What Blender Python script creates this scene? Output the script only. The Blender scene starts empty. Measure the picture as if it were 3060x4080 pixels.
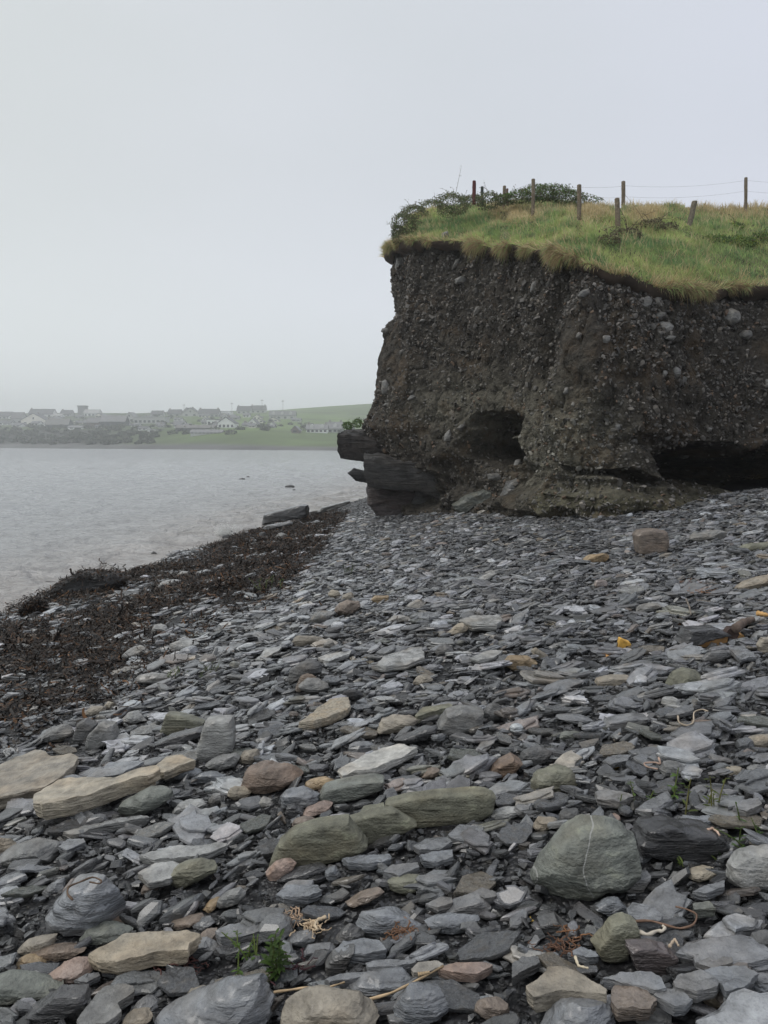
import bpy, math, random
import numpy as np
from mathutils import Vector
from mathutils.bvhtree import BVHTree

# ------------------------------------------------------------------ camera, light, sky
F, HOR = 2950.0, 1762.0            # focal length and horizon row, in pixels of a 3060 x 4080 picture
CZ = 2.7                           # eye height above the sea
PITCH = math.atan((2040 - HOR) / F)
sc = bpy.context.scene
col = sc.collection
rng = np.random.default_rng(7)
random.seed(7)

cam_d = bpy.data.cameras.new("camera")
cam_d.sensor_fit = 'VERTICAL'; cam_d.sensor_height = 36.0
cam_d.lens = 36.0 * F / 4080.0
cam_d.clip_start = 0.05; cam_d.clip_end = 6000
cam = bpy.data.objects.new("camera", cam_d); col.objects.link(cam)
cam.location = (0, 0, CZ); cam.rotation_euler = (math.pi / 2 - PITCH, 0, 0)
sc.camera = cam
sc.view_settings.view_transform = 'Standard'; sc.view_settings.look = 'None'
sc.view_settings.exposure = 0.0; sc.view_settings.gamma = 1.0
sc.cycles.volume_bounces = 3
sc.cycles.max_bounces = 8
sc.cycles.volume_step_rate = 4

SUN_EL, SUN_AZ = math.radians(58), math.radians(-98)
w = bpy.data.worlds.new("World"); sc.world = w; w.use_nodes = True
nt = w.node_tree; N = nt.nodes; L = nt.links
bg = N['Background']; bg.inputs['Strength'].default_value = 0.114
sky = N.new('ShaderNodeTexSky'); sky.sky_type = 'NISHITA'; sky.sun_disc = False
sky.sun_elevation = SUN_EL; sky.sun_rotation = SUN_AZ; sky.air_density = 1.0; sky.dust_density = 6.0
tc = N.new('ShaderNodeTexCoord')
no = N.new('ShaderNodeTexNoise'); no.inputs['Scale'].default_value = 1.6; no.inputs['Detail'].default_value = 3
no.inputs['Roughness'].default_value = 0.45
mp = N.new('ShaderNodeMapping'); mp.inputs['Scale'].default_value = (1, 1, 2.2)
L.new(tc.outputs['Generated'], mp.inputs['Vector']); L.new(mp.outputs[0], no.inputs['Vector'])
cr = N.new('ShaderNodeValToRGB')
cr.color_ramp.elements[0].position = 0.32; cr.color_ramp.elements[0].color = (5.75, 6.1, 6.3, 1)
cr.color_ramp.elements[1].position = 0.68; cr.color_ramp.elements[1].color = (6.2, 6.5, 6.9, 1)
L.new(no.outputs['Fac'], cr.inputs['Fac'])
# cloud deck a little bluer towards the right of the view
sx = N.new('ShaderNodeSeparateXYZ'); L.new(tc.outputs['Generated'], sx.inputs[0])
mr = N.new('ShaderNodeMapRange'); mr.inputs['From Min'].default_value = -0.4; mr.inputs['From Max'].default_value = 0.6
L.new(sx.outputs['X'], mr.inputs['Value'])
tint = N.new('ShaderNodeMix'); tint.data_type = 'RGBA'; tint.blend_type = 'MIX'
tint.inputs['A'].default_value = (1.0, 1.0, 0.97, 1); tint.inputs['B'].default_value = (0.985, 0.985, 1.06, 1)
L.new(mr.outputs[0], tint.inputs['Factor'])
mul = N.new('ShaderNodeMix'); mul.data_type = 'RGBA'; mul.blend_type = 'MULTIPLY'; mul.inputs['Factor'].default_value = 1
L.new(cr.outputs[0], mul.inputs['A']); L.new(tint.outputs['Result'], mul.inputs['B'])
mx = N.new('ShaderNodeMix'); mx.data_type = 'RGBA'; mx.inputs['Factor'].default_value = 0.96
L.new(sky.outputs[0], mx.inputs['A']); hzr = N.new('ShaderNodeMapRange'); hzr.interpolation_type = 'SMOOTHSTEP'
hzr.inputs['From Min'].default_value = 0.0; hzr.inputs['From Max'].default_value = 0.35
hzr.inputs['To Min'].default_value = 1.25; hzr.inputs['To Max'].default_value = 1.0
L.new(sx.outputs['Z'], hzr.inputs['Value'])
mul2 = N.new('ShaderNodeMix'); mul2.data_type = 'RGBA'; mul2.blend_type = 'MULTIPLY'; mul2.inputs['Factor'].default_value = 1
L.new(mul.outputs['Result'], mul2.inputs['A']); L.new(hzr.outputs[0], mul2.inputs['B'])
L.new(mul2.outputs['Result'], mx.inputs['B'])
L.new(mx.outputs['Result'], bg.inputs['Color'])

sd = bpy.data.lights.new("sun", 'SUN'); sd.energy = 1.35; sd.angle = math.radians(28); sd.color = (1, 0.97, 0.93)
so = bpy.data.objects.new("sun", sd); col.objects.link(so)
dirv = Vector((math.sin(SUN_AZ) * math.cos(SUN_EL), math.cos(SUN_AZ) * math.cos(SUN_EL), math.sin(SUN_EL)))
so.rotation_euler = dirv.to_track_quat('Z', 'Y').to_euler()

# ------------------------------------------------------------------ helpers
ct, st_ = math.cos(PITCH), math.sin(PITCH)
def ray(px, py):
    u = (np.asarray(px, float) - 1530) / F; v = (np.asarray(py, float) - 2040) / F
    return np.stack([u + 0 * v, ct - v * st_ + 0 * u, -st_ - v * ct + 0 * u], -1)
def project(P):
    x, y, z = P[..., 0], P[..., 1], P[..., 2] - CZ
    dep = y * ct - z * st_
    return 1530 + F * x / dep, 2040 + F * (-y * st_ - z * ct) / dep
def at_y(px, py, Y):
    d = ray(px, py); t = Y / d[..., 1]
    return d * t[..., None] + np.array([0, 0, CZ])

def _hash(ix, iy, iz, seed):
    h = (ix * 374761393 + iy * 668265263 + iz * 2147483647 + seed * 974634777) & 0xFFFFFFFF
    h = ((h ^ (h >> 13)) * 1274126177) & 0xFFFFFFFF
    h = ((h ^ (h >> 16)) * 2246822519) & 0xFFFFFFFF
    return ((h ^ (h >> 15)) & 0xFFFF) / 65535.0
def vnoise(P, seed=0):
    P = np.asarray(P, float); i = np.floor(P).astype(np.int64); f = P - i
    f = f * f * f * (f * (f * 6 - 15) + 10)
    r = 0
    for dx in (0, 1):
        for dy in (0, 1):
            for dz in (0, 1):
                wgt = (f[..., 0] if dx else 1 - f[..., 0]) * (f[..., 1] if dy else 1 - f[..., 1]) * (f[..., 2] if dz else 1 - f[..., 2])
                r = r + wgt * _hash(i[..., 0] + dx, i[..., 1] + dy, i[..., 2] + dz, seed)
    return r * 2 - 1
def fbm(P, octs=4, seed=0, gain=0.5):
    P = np.asarray(P, float); a, s, r = 1.0, 0, 0
    for k in range(octs):
        r = r + a * vnoise(P * 2 ** k + k * 17.3, seed + k); s += a; a *= gain
    return r / s
def sstep(a, b, x):
    t = np.clip((x - a) / (b - a), 0, 1); return t * t * (3 - 2 * t)

def mk(name, V, faces, mat=None, smooth=False, cols=None, parent=None, loc=None, sharp=None, link=True):
    V = np.ascontiguousarray(V, dtype=np.float32).reshape(-1, 3)
    if loc is not None: V = V - np.array(loc, dtype=np.float32)
    if isinstance(faces, np.ndarray): faces = [faces]
    faces = [np.asarray(f) for f in faces if len(f)]
    me = bpy.data.meshes.new(name)
    me.vertices.add(len(V)); me.vertices.foreach_set('co', V.ravel())
    lv = np.concatenate([f.ravel() for f in faces]).astype(np.int32)
    tot = np.concatenate([np.full(len(f), f.shape[1]) for f in faces]).astype(np.int32)
    stt = np.concatenate([[0], np.cumsum(tot)[:-1]]).astype(np.int32)
    me.loops.add(len(lv)); me.loops.foreach_set('vertex_index', lv)
    me.polygons.add(len(tot)); me.polygons.foreach_set('loop_start', stt); me.polygons.foreach_set('loop_total', tot)
    me.polygons.foreach_set('use_smooth', np.full(len(tot), bool(smooth)))
    if cols is not None:
        a = me.color_attributes.new('Col', 'FLOAT_COLOR', 'POINT')
        c4 = np.ones((len(V), 4), np.float32); c4[:, :3] = cols; a.data.foreach_set('color', c4.ravel())
    me.update(calc_edges=True)
    if sharp: me.set_sharp_from_angle(angle=math.radians(sharp))
    if mat: me.materials.append(mat)
    o = bpy.data.objects.new(name, me)
    if link: col.objects.link(o)
    if parent: o.parent = parent
    elif loc is not None: o.location = loc
    return o
def tag(o, label=None, cat=None, group=None, kind=None):
    if label: o['label'] = label
    if cat: o['category'] = cat
    if group: o['group'] = group
    if kind: o['kind'] = kind
    return o
def grid_faces(nr, nc, wrap=False):
    r = np.arange(nr - 1)[:, None]; c = np.arange(nc if wrap else nc - 1)[None, :]
    c2 = (c + 1) % nc
    return np.stack([r * nc + c, r * nc + c2, (r + 1) * nc + c2, (r + 1) * nc + c], -1).reshape(-1, 4)
def inpoly(x, y, poly):
    poly = np.asarray(poly); ins = np.zeros(np.shape(x), bool); j = len(poly) - 1
    for i in range(len(poly)):
        xi, yi = poly[i][:2]; xj, yj = poly[j][:2]
        c = ((yi > y) != (yj > y)) & (x < (xj - xi) * (y - yi) / (yj - yi + 1e-12) + xi)
        ins ^= c; j = i
    return ins

# ------------------------------------------------------------------ materials
def mat_base(name):
    m = bpy.data.materials.new(name); m.use_nodes = True
    return m, m.node_tree.nodes, m.node_tree.links, m.node_tree.nodes['Principled BSDF']
def rock_mat(name, src='object', rough=(0.35, 0.65), bump=0.5, scale=14.0, var=0.5, layered=1.0, vein=0.0, fixed=None, bumpdist=0.01, lichen=0.0, spec=0.5, hue=True, coat=0.0):
    m, N, L, P = mat_base(name)
    tc = N.new('ShaderNodeTexCoord'); oi = N.new('ShaderNodeObjectInfo')
    off = N.new('ShaderNodeVectorMath'); off.operation = 'MULTIPLY_ADD'
    off.inputs[1].default_value = (1, 1, layered)
    comb = N.new('ShaderNodeCombineXYZ')
    mu = N.new('ShaderNodeMath'); mu.operation = 'MULTIPLY'; mu.inputs[1].default_value = 37.0
    L.new(oi.outputs['Random'], mu.inputs[0])
    for k in range(3): L.new(mu.outputs[0], comb.inputs[k])
    L.new(tc.outputs['Object'], off.inputs[0]); L.new(comb.outputs[0], off.inputs[2])
    vec = off.outputs[0]
    if src == 'object': base = oi.outputs['Color']
    elif src == 'attr':
        a = N.new('ShaderNodeAttribute'); a.attribute_name = 'Col'; base = a.outputs['Color']
    else:
        rgb = N.new('ShaderNodeRGB'); rgb.outputs[0].default_value = (*fixed, 1); base = rgb.outputs[0]
    n1 = N.new('ShaderNodeTexNoise'); n1.inputs['Scale'].default_value = scale; n1.inputs['Detail'].default_value = 8; n1.inputs['Roughness'].default_value = 0.65
    n2 = N.new('ShaderNodeTexNoise'); n2.inputs['Scale'].default_value = scale * 0.28; n2.inputs['Detail'].default_value = 4
    n3 = N.new('ShaderNodeTexNoise'); n3.inputs['Scale'].default_value = scale * 6; n3.inputs['Detail'].default_value = 3
    for n in (n1, n2, n3): L.new(vec, n.inputs['Vector'])
    r1 = N.new('ShaderNodeMapRange'); r1.inputs['From Min'].default_value = 0.3; r1.inputs['From Max'].default_value = 0.7
    r1.inputs['To Min'].default_value = 1 - var; r1.inputs['To Max'].default_value = 1 + var
    L.new(n1.outputs['Fac'], r1.inputs['Value'])
    mulv = N.new('ShaderNodeMix'); mulv.data_type = 'RGBA'; mulv.blend_type = 'MULTIPLY'; mulv.inputs['Factor'].default_value = 1
    L.new(base, mulv.inputs['A']); L.new(r1.outputs[0], mulv.inputs['B'])
    cur = mulv.outputs['Result']
    if hue:
        r2 = N.new('ShaderNodeMapRange'); r2.inputs['From Min'].default_value = 0.48; r2.inputs['From Max'].default_value = 0.7
        r2.inputs['To Max'].default_value = 0.45
        L.new(n2.outputs['Fac'], r2.inputs['Value'])
        mh = N.new('ShaderNodeMix'); mh.data_type = 'RGBA'; mh.blend_type = 'MULTIPLY'
        mh.inputs['B'].default_value = (1.1, 0.9, 0.68, 1)
        L.new(r2.outputs[0], mh.inputs['Factor']); L.new(cur, mh.inputs['A']); cur = mh.outputs['Result']
    if lichen > 0:
        r5 = N.new('ShaderNodeMapRange'); r5.inputs['From Min'].default_value = 0.58; r5.inputs['From Max'].default_value = 0.68
        r5.inputs['To Max'].default_value = lichen
        L.new(n1.outputs['Fac'], r5.inputs['Value'])
        ml = N.new('ShaderNodeMix'); ml.data_type = 'RGBA'; ml.inputs['B'].default_value = (0.33, 0.34, 0.24, 1)
        L.new(r5.outputs[0], ml.inputs['Factor']); L.new(cur, ml.inputs['A']); cur = ml.outputs['Result']
    if vein > 0:
        wv = N.new('ShaderNodeTexWave'); wv.inputs['Scale'].default_value = vein; wv.inputs['Distortion'].default_value = 3.5
        wv.inputs['Detail'].default_value = 3; wv.inputs['Detail Scale'].default_value = 1.2; L.new(vec, wv.inputs['Vector'])
        r3 = N.new('ShaderNodeMapRange'); r3.inputs['From Min'].default_value = 0.9975; r3.inputs['From Max'].default_value = 1.0
        L.new(wv.outputs['Fac'], r3.inputs['Value'])
        mv = N.new('ShaderNodeMix'); mv.data_type = 'RGBA'; mv.inputs['B'].default_value = (0.36, 0.36, 0.34, 1)
        L.new(r3.outputs[0], mv.inputs['Factor']); L.new(cur, mv.inputs['A']); cur = mv.outputs['Result']
    L.new(cur, P.inputs['Base Color'])
    rr = N.new('ShaderNodeMapRange'); rr.inputs['From Min'].default_value = 0.3; rr.inputs['From Max'].default_value = 0.7
    rr.inputs['To Min'].default_value = rough[0]; rr.inputs['To Max'].default_value = rough[1]
    L.new(n2.outputs['Fac'], rr.inputs['Value']); L.new(rr.outputs[0], P.inputs['Roughness'])
    P.inputs['Specular IOR Level'].default_value = spec
    P.inputs['Coat Weight'].default_value = coat; P.inputs['Coat Roughness'].default_value = .22; P.inputs['Coat IOR'].default_value = 1.5
    ad = N.new('ShaderNodeMath'); ad.operation = 'MULTIPLY_ADD'; ad.inputs[1].default_value = 0.35
    L.new(n3.outputs['Fac'], ad.inputs[0]); L.new(n1.outputs['Fac'], ad.inputs[2])
    mpr = N.new('ShaderNodeMapping'); mpr.inputs['Rotation'].default_value = (.35, .25, .4); mpr.inputs['Scale'].default_value = (1, 1.6, 7)
    L.new(vec, mpr.inputs['Vector'])
    n4 = N.new('ShaderNodeTexNoise'); n4.inputs['Scale'].default_value = scale * .35; n4.inputs['Detail'].default_value = 5; n4.inputs['Roughness'].default_value = .6
    n4.noise_type = 'RIDGED_MULTIFRACTAL' if 'RIDGED_MULTIFRACTAL' in [e.identifier for e in n4.bl_rna.properties['noise_type'].enum_items] else n4.noise_type
    L.new(mpr.outputs[0], n4.inputs['Vector'])
    ad2 = N.new('ShaderNodeMath'); ad2.operation = 'MULTIPLY_ADD'; ad2.inputs[1].default_value = .5
    L.new(n4.outputs['Fac'], ad2.inputs[0]); L.new(ad.outputs[0], ad2.inputs[2])
    b = N.new('ShaderNodeBump'); b.inputs['Strength'].default_value = bump; b.inputs['Distance'].default_value = bumpdist
    L.new(ad2.outputs[0], b.inputs['Height']); L.new(b.outputs[0], P.inputs['Normal'])
    return m
def plain(name, c, rough=0.7, var=0.25, scale=8.0, spec=0.3, bump=0.0, src=None, trans=0.0):
    m, N, L, P = mat_base(name)
    tc = N.new('ShaderNodeTexCoord'); n = N.new('ShaderNodeTexNoise'); n.inputs['Scale'].default_value = scale; n.inputs['Detail'].default_value = 5
    L.new(tc.outputs['Object'], n.inputs['Vector'])
    r = N.new('ShaderNodeMapRange'); r.inputs['From Min'].default_value = 0.3; r.inputs['From Max'].default_value = 0.7
    r.inputs['To Min'].default_value = 1 - var; r.inputs['To Max'].default_value = 1 + var; L.new(n.outputs['Fac'], r.inputs['Value'])
    mu = N.new('ShaderNodeMix'); mu.data_type = 'RGBA'; mu.blend_type = 'MULTIPLY'; mu.inputs['Factor'].default_value = 1
    if src == 'attr':
        a = N.new('ShaderNodeAttribute'); a.attribute_name = 'Col'; L.new(a.outputs['Color'], mu.inputs['A'])
    elif src == 'object':
        a = N.new('ShaderNodeObjectInfo'); L.new(a.outputs['Color'], mu.inputs['A'])
    else: mu.inputs['A'].default_value = (*c, 1)
    L.new(r.outputs[0], mu.inputs['B']); L.new(mu.outputs['Result'], P.inputs['Base Color'])
    P.inputs['Roughness'].default_value = rough; P.inputs['Specular IOR Level'].default_value = spec
    if bump:
        b = N.new('ShaderNodeBump'); b.inputs['Strength'].default_value = bump; b.inputs['Distance'].default_value = 0.01
        L.new(n.outputs['Fac'], b.inputs['Height']); L.new(b.outputs[0], P.inputs['Normal'])
    return m

M = {}
M['stone'] = rock_mat('stone', 'object', rough=(0.36, 0.62), bump=1.0, scale=13, var=0.5, layered=1.8, bumpdist=.022, coat=.2)
M['slate'] = rock_mat('slate', 'object', rough=(0.18, 0.42), bump=1.0, scale=11, var=0.5, layered=3.6, bumpdist=.022, coat=.65)
M['veined'] = rock_mat('veined', 'object', rough=(0.4, 0.65), bump=1.0, scale=12, var=0.5, layered=1.6, vein=1.6, lichen=0.35, bumpdist=.025)
M['lichen'] = rock_mat('lichen', 'object', rough=(0.45, 0.7), bump=1.0, scale=14, var=0.45, layered=1.5, lichen=0.55, bumpdist=.02)
M['dark_rock'] = rock_mat('dark_rock', 'object', rough=(0.45, 0.7), bump=1.0, scale=4, var=0.5, layered=3.0, bumpdist=.08, spec=.35)
M['speckle'] = rock_mat('speckle', 'object', rough=(0.5, 0.7), bump=0.9, scale=60, var=0.5, layered=1)
M['shingle'] = rock_mat('shingle', 'attr', rough=(0.18, 0.42), bump=1.0, scale=18, var=0.5, layered=2.5, bumpdist=.018, coat=.9)
M['pebble'] = rock_mat('pebble', 'attr', rough=(0.5, 0.75), bump=0.5, scale=14, var=0.3, layered=1)
M['leaf'] = plain('leaf', (0.06, 0.1, 0.03), rough=0.55, src='attr', var=0.2, scale=3)
_n, _l = M['leaf'].node_tree.nodes, M['leaf'].node_tree.links
_tr = _n.new('ShaderNodeBsdfTranslucent'); _mx = _n.new('ShaderNodeMixShader'); _mx.inputs[0].default_value = .42
_p = _n['Principled BSDF']; _l.new(_p.inputs['Base Color'].links[0].from_socket, _tr.inputs['Color'])
_l.new(_p.outputs[0], _mx.inputs[1]); _l.new(_tr.outputs[0], _mx.inputs[2]); _l.new(_mx.outputs[0], _n['Material Output'].inputs['Surface'])
M['weed'] = plain('weed', (0.03, 0.02, 0.01), rough=0.5, src='attr', var=0.4, scale=30, spec=0.25)
M['wood'] = plain('wood', (0.16, 0.125, 0.085), rough=0.8, var=0.4, scale=20, bump=0.5, src='object')
M['wire'] = plain('wire', (0.12, 0.11, 0.1), rough=0.5, var=0.1)

# ------------------------------------------------------------------ beach
_S1 = ray(0, 2444); _S2 = ray(1450, 1990)
p1 = _S1 * (-CZ / _S1[2]); p2 = _S2 * (-CZ / _S2[2])
G0 = CZ - 1.6
A_, B_ = np.linalg.solve(np.array([[p1[0], p1[1]], [p2[0], p2[1]]]), np.array([-G0, -G0]))
def T(x, y):
    x = np.asarray(x, float); y = np.asarray(y, float)
    q = np.stack([x * 0.45, y * 0.45, 0 * x], -1)
    dist = sstep(1.0, 4.0, y)
    return G0 + A_ * x + B_ * y + 0.07 * dist * fbm(q, 3, 5) + 0.02 * fbm(q * 4, 2, 9)
def ground(px, py, h=0.0):
    d = ray(px, py); h = np.asarray(h, float)
    t = np.full(d.shape[:-1], 1.0)
    for _ in range(40):
        x, y = d[..., 0] * t, d[..., 1] * t
        f = CZ + d[..., 2] * t - T(x, y) - h
        slope = d[..., 2] - A_ * d[..., 0] - B_ * d[..., 1]
        t = np.clip(t - 0.8 * f / slope, 0.05, 400)
    P = d * t[..., None]; P[..., 2] += CZ
    return P

# cliff foot and lip, traced as columns, turned into a plan curve
foot_px = np.array([1500, 1600, 1700, 1850, 2000, 2130, 2300, 2500, 2700, 2900, 3060], float)
foot_py = np.array([2056, 2056, 2052, 2048, 2055, 2062, 2062, 2045, 2015, 1975, 1950], float)
lip_py = np.array([972, 955, 962, 985, 1008, 1022, 1068, 1085, 1150, 1165, 1165], float)
setback = np.array([0.0, 0.1, 0.2, 0.4, 0.5, 0.5, 0.6, 0.7, 0.9, 1.0, 1.0])
FP = ground(foot_px, foot_py)
lipP = at_y(foot_px, lip_py, FP[:, 1] + setback)
print('foot', FP.round(2).tolist(), 'lipz', lipP[:, 2].round(2).tolist())
zc = lipP[0, 2] + .25
ctrl = [(9.0, 70, 0, zc, 0), (5.0, 50, 0, zc, 0), (2.2, 34, 0, zc, 0), (0.75, 26.0, 0, zc, 0)]
cx, cy = FP[0, 0], FP[0, 1]
ctrl += [(cx + 0.12, cy + 1.6, 0, lipP[0, 2] + 0.2, 0)]
for i in range(len(foot_px)):
    ctrl.append((FP[i, 0] + (0.15 if i == 0 else 0), FP[i, 1] + (0.35 if i == 0 else 0), 0, lipP[i, 2], setback[i]))
xl, yl = FP[-1, 0], FP[-1, 1]
ctrl += [(xl + 2.5, yl - 0.9, 0, lipP[-1, 2], 1.0), (xl + 6, yl - 2.2, 0, lipP[-1, 2], 1.0), (xl + 14, yl - 5, 0, lipP[-1, 2], 1.0)]
ctrl = np.array(ctrl)
seg = np.concatenate([[0], np.cumsum(np.hypot(np.diff(ctrl[:, 0]), np.diff(ctrl[:, 1])))])
s_corner = seg[5]
ss = np.concatenate([np.linspace(0, s_corner - 4, 50)[:-1], np.linspace(s_corner - 4, seg[-4] + 1.5, 620)[:-1], np.linspace(seg[-4] + 1.5, seg[-1], 50)])
dense = np.linspace(0, seg[-1], 3000)
cur = np.stack([np.interp(dense, seg, ctrl[:, k]) for k in range(5)], -1)
ker = np.hanning(101); ker /= ker.sum()
pad = np.concatenate([np.repeat(cur[:1], 50, 0), cur, np.repeat(cur[-1:], 50, 0)])
cur = np.stack([np.convolve(pad[:, k], ker, 'valid') for k in range(5)], -1)
C = np.stack([np.interp(ss, dense, cur[:, k]) for k in range(5)], -1)
tang = np.gradient(C[:, :2], ss, axis=0); tang /= np.linalg.norm(tang, axis=1, keepdims=True)
nrm = np.stack([tang[:, 1], -tang[:, 0]], -1)
def foot_y(x):   # beach limit, front of the cliff
    m = ctrl[5:]
    return np.where(x < m[0, 0] - .1, 40.0, np.interp(x, m[:, 0], m[:, 1]))

# corner silhouette: rows of the picture against columns
sil_py = np.array([960, 1000, 1060, 1120, 1250, 1290, 1330, 1440, 1560, 1630, 1700, 1760, 1850, 1950, 2070], float)
sil_px = np.array([1545, 1552, 1568, 1575, 1572, 1535, 1525, 1492, 1474, 1457, 1425, 1440, 1480, 1490, 1500], float)
NR = 230
hh = np.linspace(-0.08, 1.0, NR)
Z0 = T(C[:, 0], np.minimum(C[:, 1], 30)) - 0.1
Zt = C[:, 3]
def cliff_surface():
    Hh = hh[:, None] + 0 * Z0[None]
    Zz = Z0[None] + (Zt - Z0)[None] * Hh
    X = C[:, 0][None] + 0 * Zz; Y = C[:, 1][None] + 0 * Zz
    px, py = project(np.stack([X, Y, Zz], -1))
    off = -C[:, 4][None] * np.clip(Hh, 0, 1) ** 1.2
    wc = np.exp(-((ss - s_corner) / 1.7) ** 2)[None] * (py > 0)
    shift = -(np.interp(py, sil_py, sil_px) - 1500) / F * C[:, 1][None]
    off = off + wc * shift * 1.15
    front = (ss > s_corner - 0.5)[None]
    def feat(cx, cy, rx, ry, amp, ang=0.0, k=2.0, pw=2.0, lo=.55, hi=1.2):
        a = math.radians(ang); dx, dy = px - cx, py - cy
        u = (dx * math.cos(a) + dy * math.sin(a)) / rx; v = (-dx * math.sin(a) + dy * math.cos(a)) / ry
        r = (np.abs(u) ** pw + np.abs(v) ** pw) ** (1 / pw)
        return amp * (1 - sstep(lo, hi, r)) * front
    nz = fbm(np.stack([X * 0.9, Y * 0.9, Zz * 0.9], -1), 3, 21)
    pxo, pyo = px, py
    px = px + 45 * nz; py = py + 40 * vnoise(np.stack([X * 1.6, Y * 1.6, Zz * 1.6], -1), 4)
    off = off + feat(1935, 1790, 118, 48, -3.2, 6, pw=2.2, lo=.4)
    off = off + feat(1935, 1700, 105, 62, -1.5, -12)
    off = off + feat(1900, 1900, 200, 110, -0.45)
    off = off + feat(2940, 1890, 250, 85, -2.6, 8, pw=2.0, lo=.25, hi=1.4)
    off = off + feat(3250, 1880, 240, 120, -2.0, 0, pw=3)
    off = off + feat(2530, 1895, 150, 20, -0.7, 8)
    off = off + feat(2330, 1870, 160, 12, -0.3, 12)
    off = off + feat(2700, 1800, 200, 60, -0.35, 10)
    off = off + feat(2125, 1330, 60, 330, -0.38, 4)
    off = off + feat(2110, 1060, 45, 60, -0.5, 0)
    off = off + feat(2290, 1480, 130, 420, 0.35, 5)
    off = off + feat(1830, 1560, 60, 300, -0.25, -8)
    off = off + feat(1600, 1400, 90, 320, 0.2, 0)
    off = off + feat(2380, 2010, 420, 60, 0.35)
    off = off + feat(1640, 1970, 150, 60, -0.5)
    P3 = np.stack([X, Y, Zz], -1)
    vis = sstep(s_corner - 6, s_corner - 2, ss)[None]
    off = off + 0.26 * fbm(P3 * [0.6, 0.6, 0.45], 3, 31) + 0.13 * fbm(P3 * [2.2, 2.2, 1.3], 3, 41) + 0.055 * fbm(P3 * 7.0, 3, 51)
    rid = 1 - np.abs(fbm(P3 * [3.2, 3.2, 1.6], 2, 61)); off = off - 0.10 * rid ** 6
    lowm = sstep(0.30, 0.12, Hh)
    off = off + lowm * 0.09 * fbm(P3 * [0.8, 0.8, 9.0], 2, 71)
    off = off - 0.22 * sstep(0.92, 0.99, Hh)
    off = off + 0.35 * sstep(0.04, -0.06, Hh)
    X = X + nrm[:, 0][None] * off; Y = Y + nrm[:, 1][None] * off
    return np.stack([X, Y, Zz], -1), pxo, pyo
CL, CPX, CPY = cliff_surface()

def cliff_mat():
    m, N, L, P = mat_base('cliff_till')
    tc = N.new('ShaderNodeTexCoord'); V = tc.outputs['Object']
    def noise(s, d=6, r=0.6, vec=V):
        n = N.new('ShaderNodeTexNoise'); n.inputs['Scale'].default_value = s; n.inputs['Detail'].default_value = d; n.inputs['Roughness'].default_value = r
        L.new(vec, n.inputs['Vector']); return n.outputs['Fac']
    big = noise(0.45, 4); mid = noise(5.0, 8, 0.7); red = noise(1.1, 5)
    ramp = N.new('ShaderNodeValToRGB'); e = ramp.color_ramp.elements
    e[0].position = 0.35; e[0].color = (0.024, 0.021, 0.018, 1); e[1].position = 0.68; e[1].color = (0.088, 0.078, 0.066, 1)
    L.new(mid, ramp.inputs['Fac'])
    a = N.new('ShaderNodeAttribute'); a.attribute_name = 'Col'
    mu = N.new('ShaderNodeMix'); mu.data_type = 'RGBA'; mu.blend_type = 'MULTIPLY'; mu.inputs['Factor'].default_value = 1
    L.new(ramp.outputs[0], mu.inputs['A']); L.new(a.outputs['Color'], mu.inputs['B'])
    r = N.new('ShaderNodeMapRange'); r.inputs['From Min'].default_value = 0.52; r.inputs['From Max'].default_value = 0.68; r.inputs['To Max'].default_value = 0.32
    L.new(red, r.inputs['Value'])
    mr = N.new('ShaderNodeMix'); mr.data_type = 'RGBA'; mr.inputs['B'].default_value = (0.15, 0.095, 0.05, 1)
    L.new(r.outputs[0], mr.inputs['Factor']); L.new(mu.outputs['Result'], mr.inputs['A'])
    L.new(mr.outputs['Result'], P.inputs['Base Color'])
    P.inputs['Roughness'].default_value = 0.85; P.inputs['Specular IOR Level'].default_value = 0.2
    vo = N.new('ShaderNodeTexVoronoi'); vo.inputs['Scale'].default_value = 11; L.new(V, vo.inputs['Vector'])
    fine = noise(28, 5)
    ma = N.new('ShaderNodeMath'); ma.operation = 'MULTIPLY_ADD'; ma.inputs[1].default_value = -0.6
    L.new(vo.outputs['Distance'], ma.inputs[0]); L.new(fine, ma.inputs[2])
    b = N.new('ShaderNodeBump'); b.inputs['Strength'].default_value = 1.0; b.inputs['Distance'].default_value = 0.06
    L.new(ma.outputs[0], b.inputs['Height']); L.new(b.outputs[0], P.inputs['Normal'])
    return m
M['cliff'] = cliff_mat()
# colour of the bed itself: grey-green band of crushed slate low in the middle, darker till above
band = np.exp(-(((CPX - 2230) / 240) ** 2 + ((CPY - 1800) / 230) ** 2)) + 0.6 * np.exp(-(((CPX - 1820) / 170) ** 2 + ((CPY - 1600) / 130) ** 2))
nzb = fbm(CL * 1.1, 3, 88)
band = np.clip(band * (1 + 0.8 * nzb), 0, 1)
lowb = sstep(2020, 2090, CPY) * 0 + np.exp(-((CPY - 2010) / 70) ** 2) * (CPX > 2150)
gr = np.clip(fbm(CL * 0.5, 2, 99) + 0.2, 0, 1)
ccol = np.array([1, 1, .98]) * 1.08 * (1 + 1.25 * band[..., None] * np.array([1.5, 1.65, 1.5])) * (1 - 0.25 * gr[..., None]) + lowb[..., None] * np.array([0.25, 0.3, 0.02])
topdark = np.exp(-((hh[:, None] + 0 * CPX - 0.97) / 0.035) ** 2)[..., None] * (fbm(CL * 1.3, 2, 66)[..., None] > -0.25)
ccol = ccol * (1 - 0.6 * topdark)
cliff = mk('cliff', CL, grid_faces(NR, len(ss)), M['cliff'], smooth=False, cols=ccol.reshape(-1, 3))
tag(cliff, 'dark stony earth cliff rising from the shingle beach', kind='structure')
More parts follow.
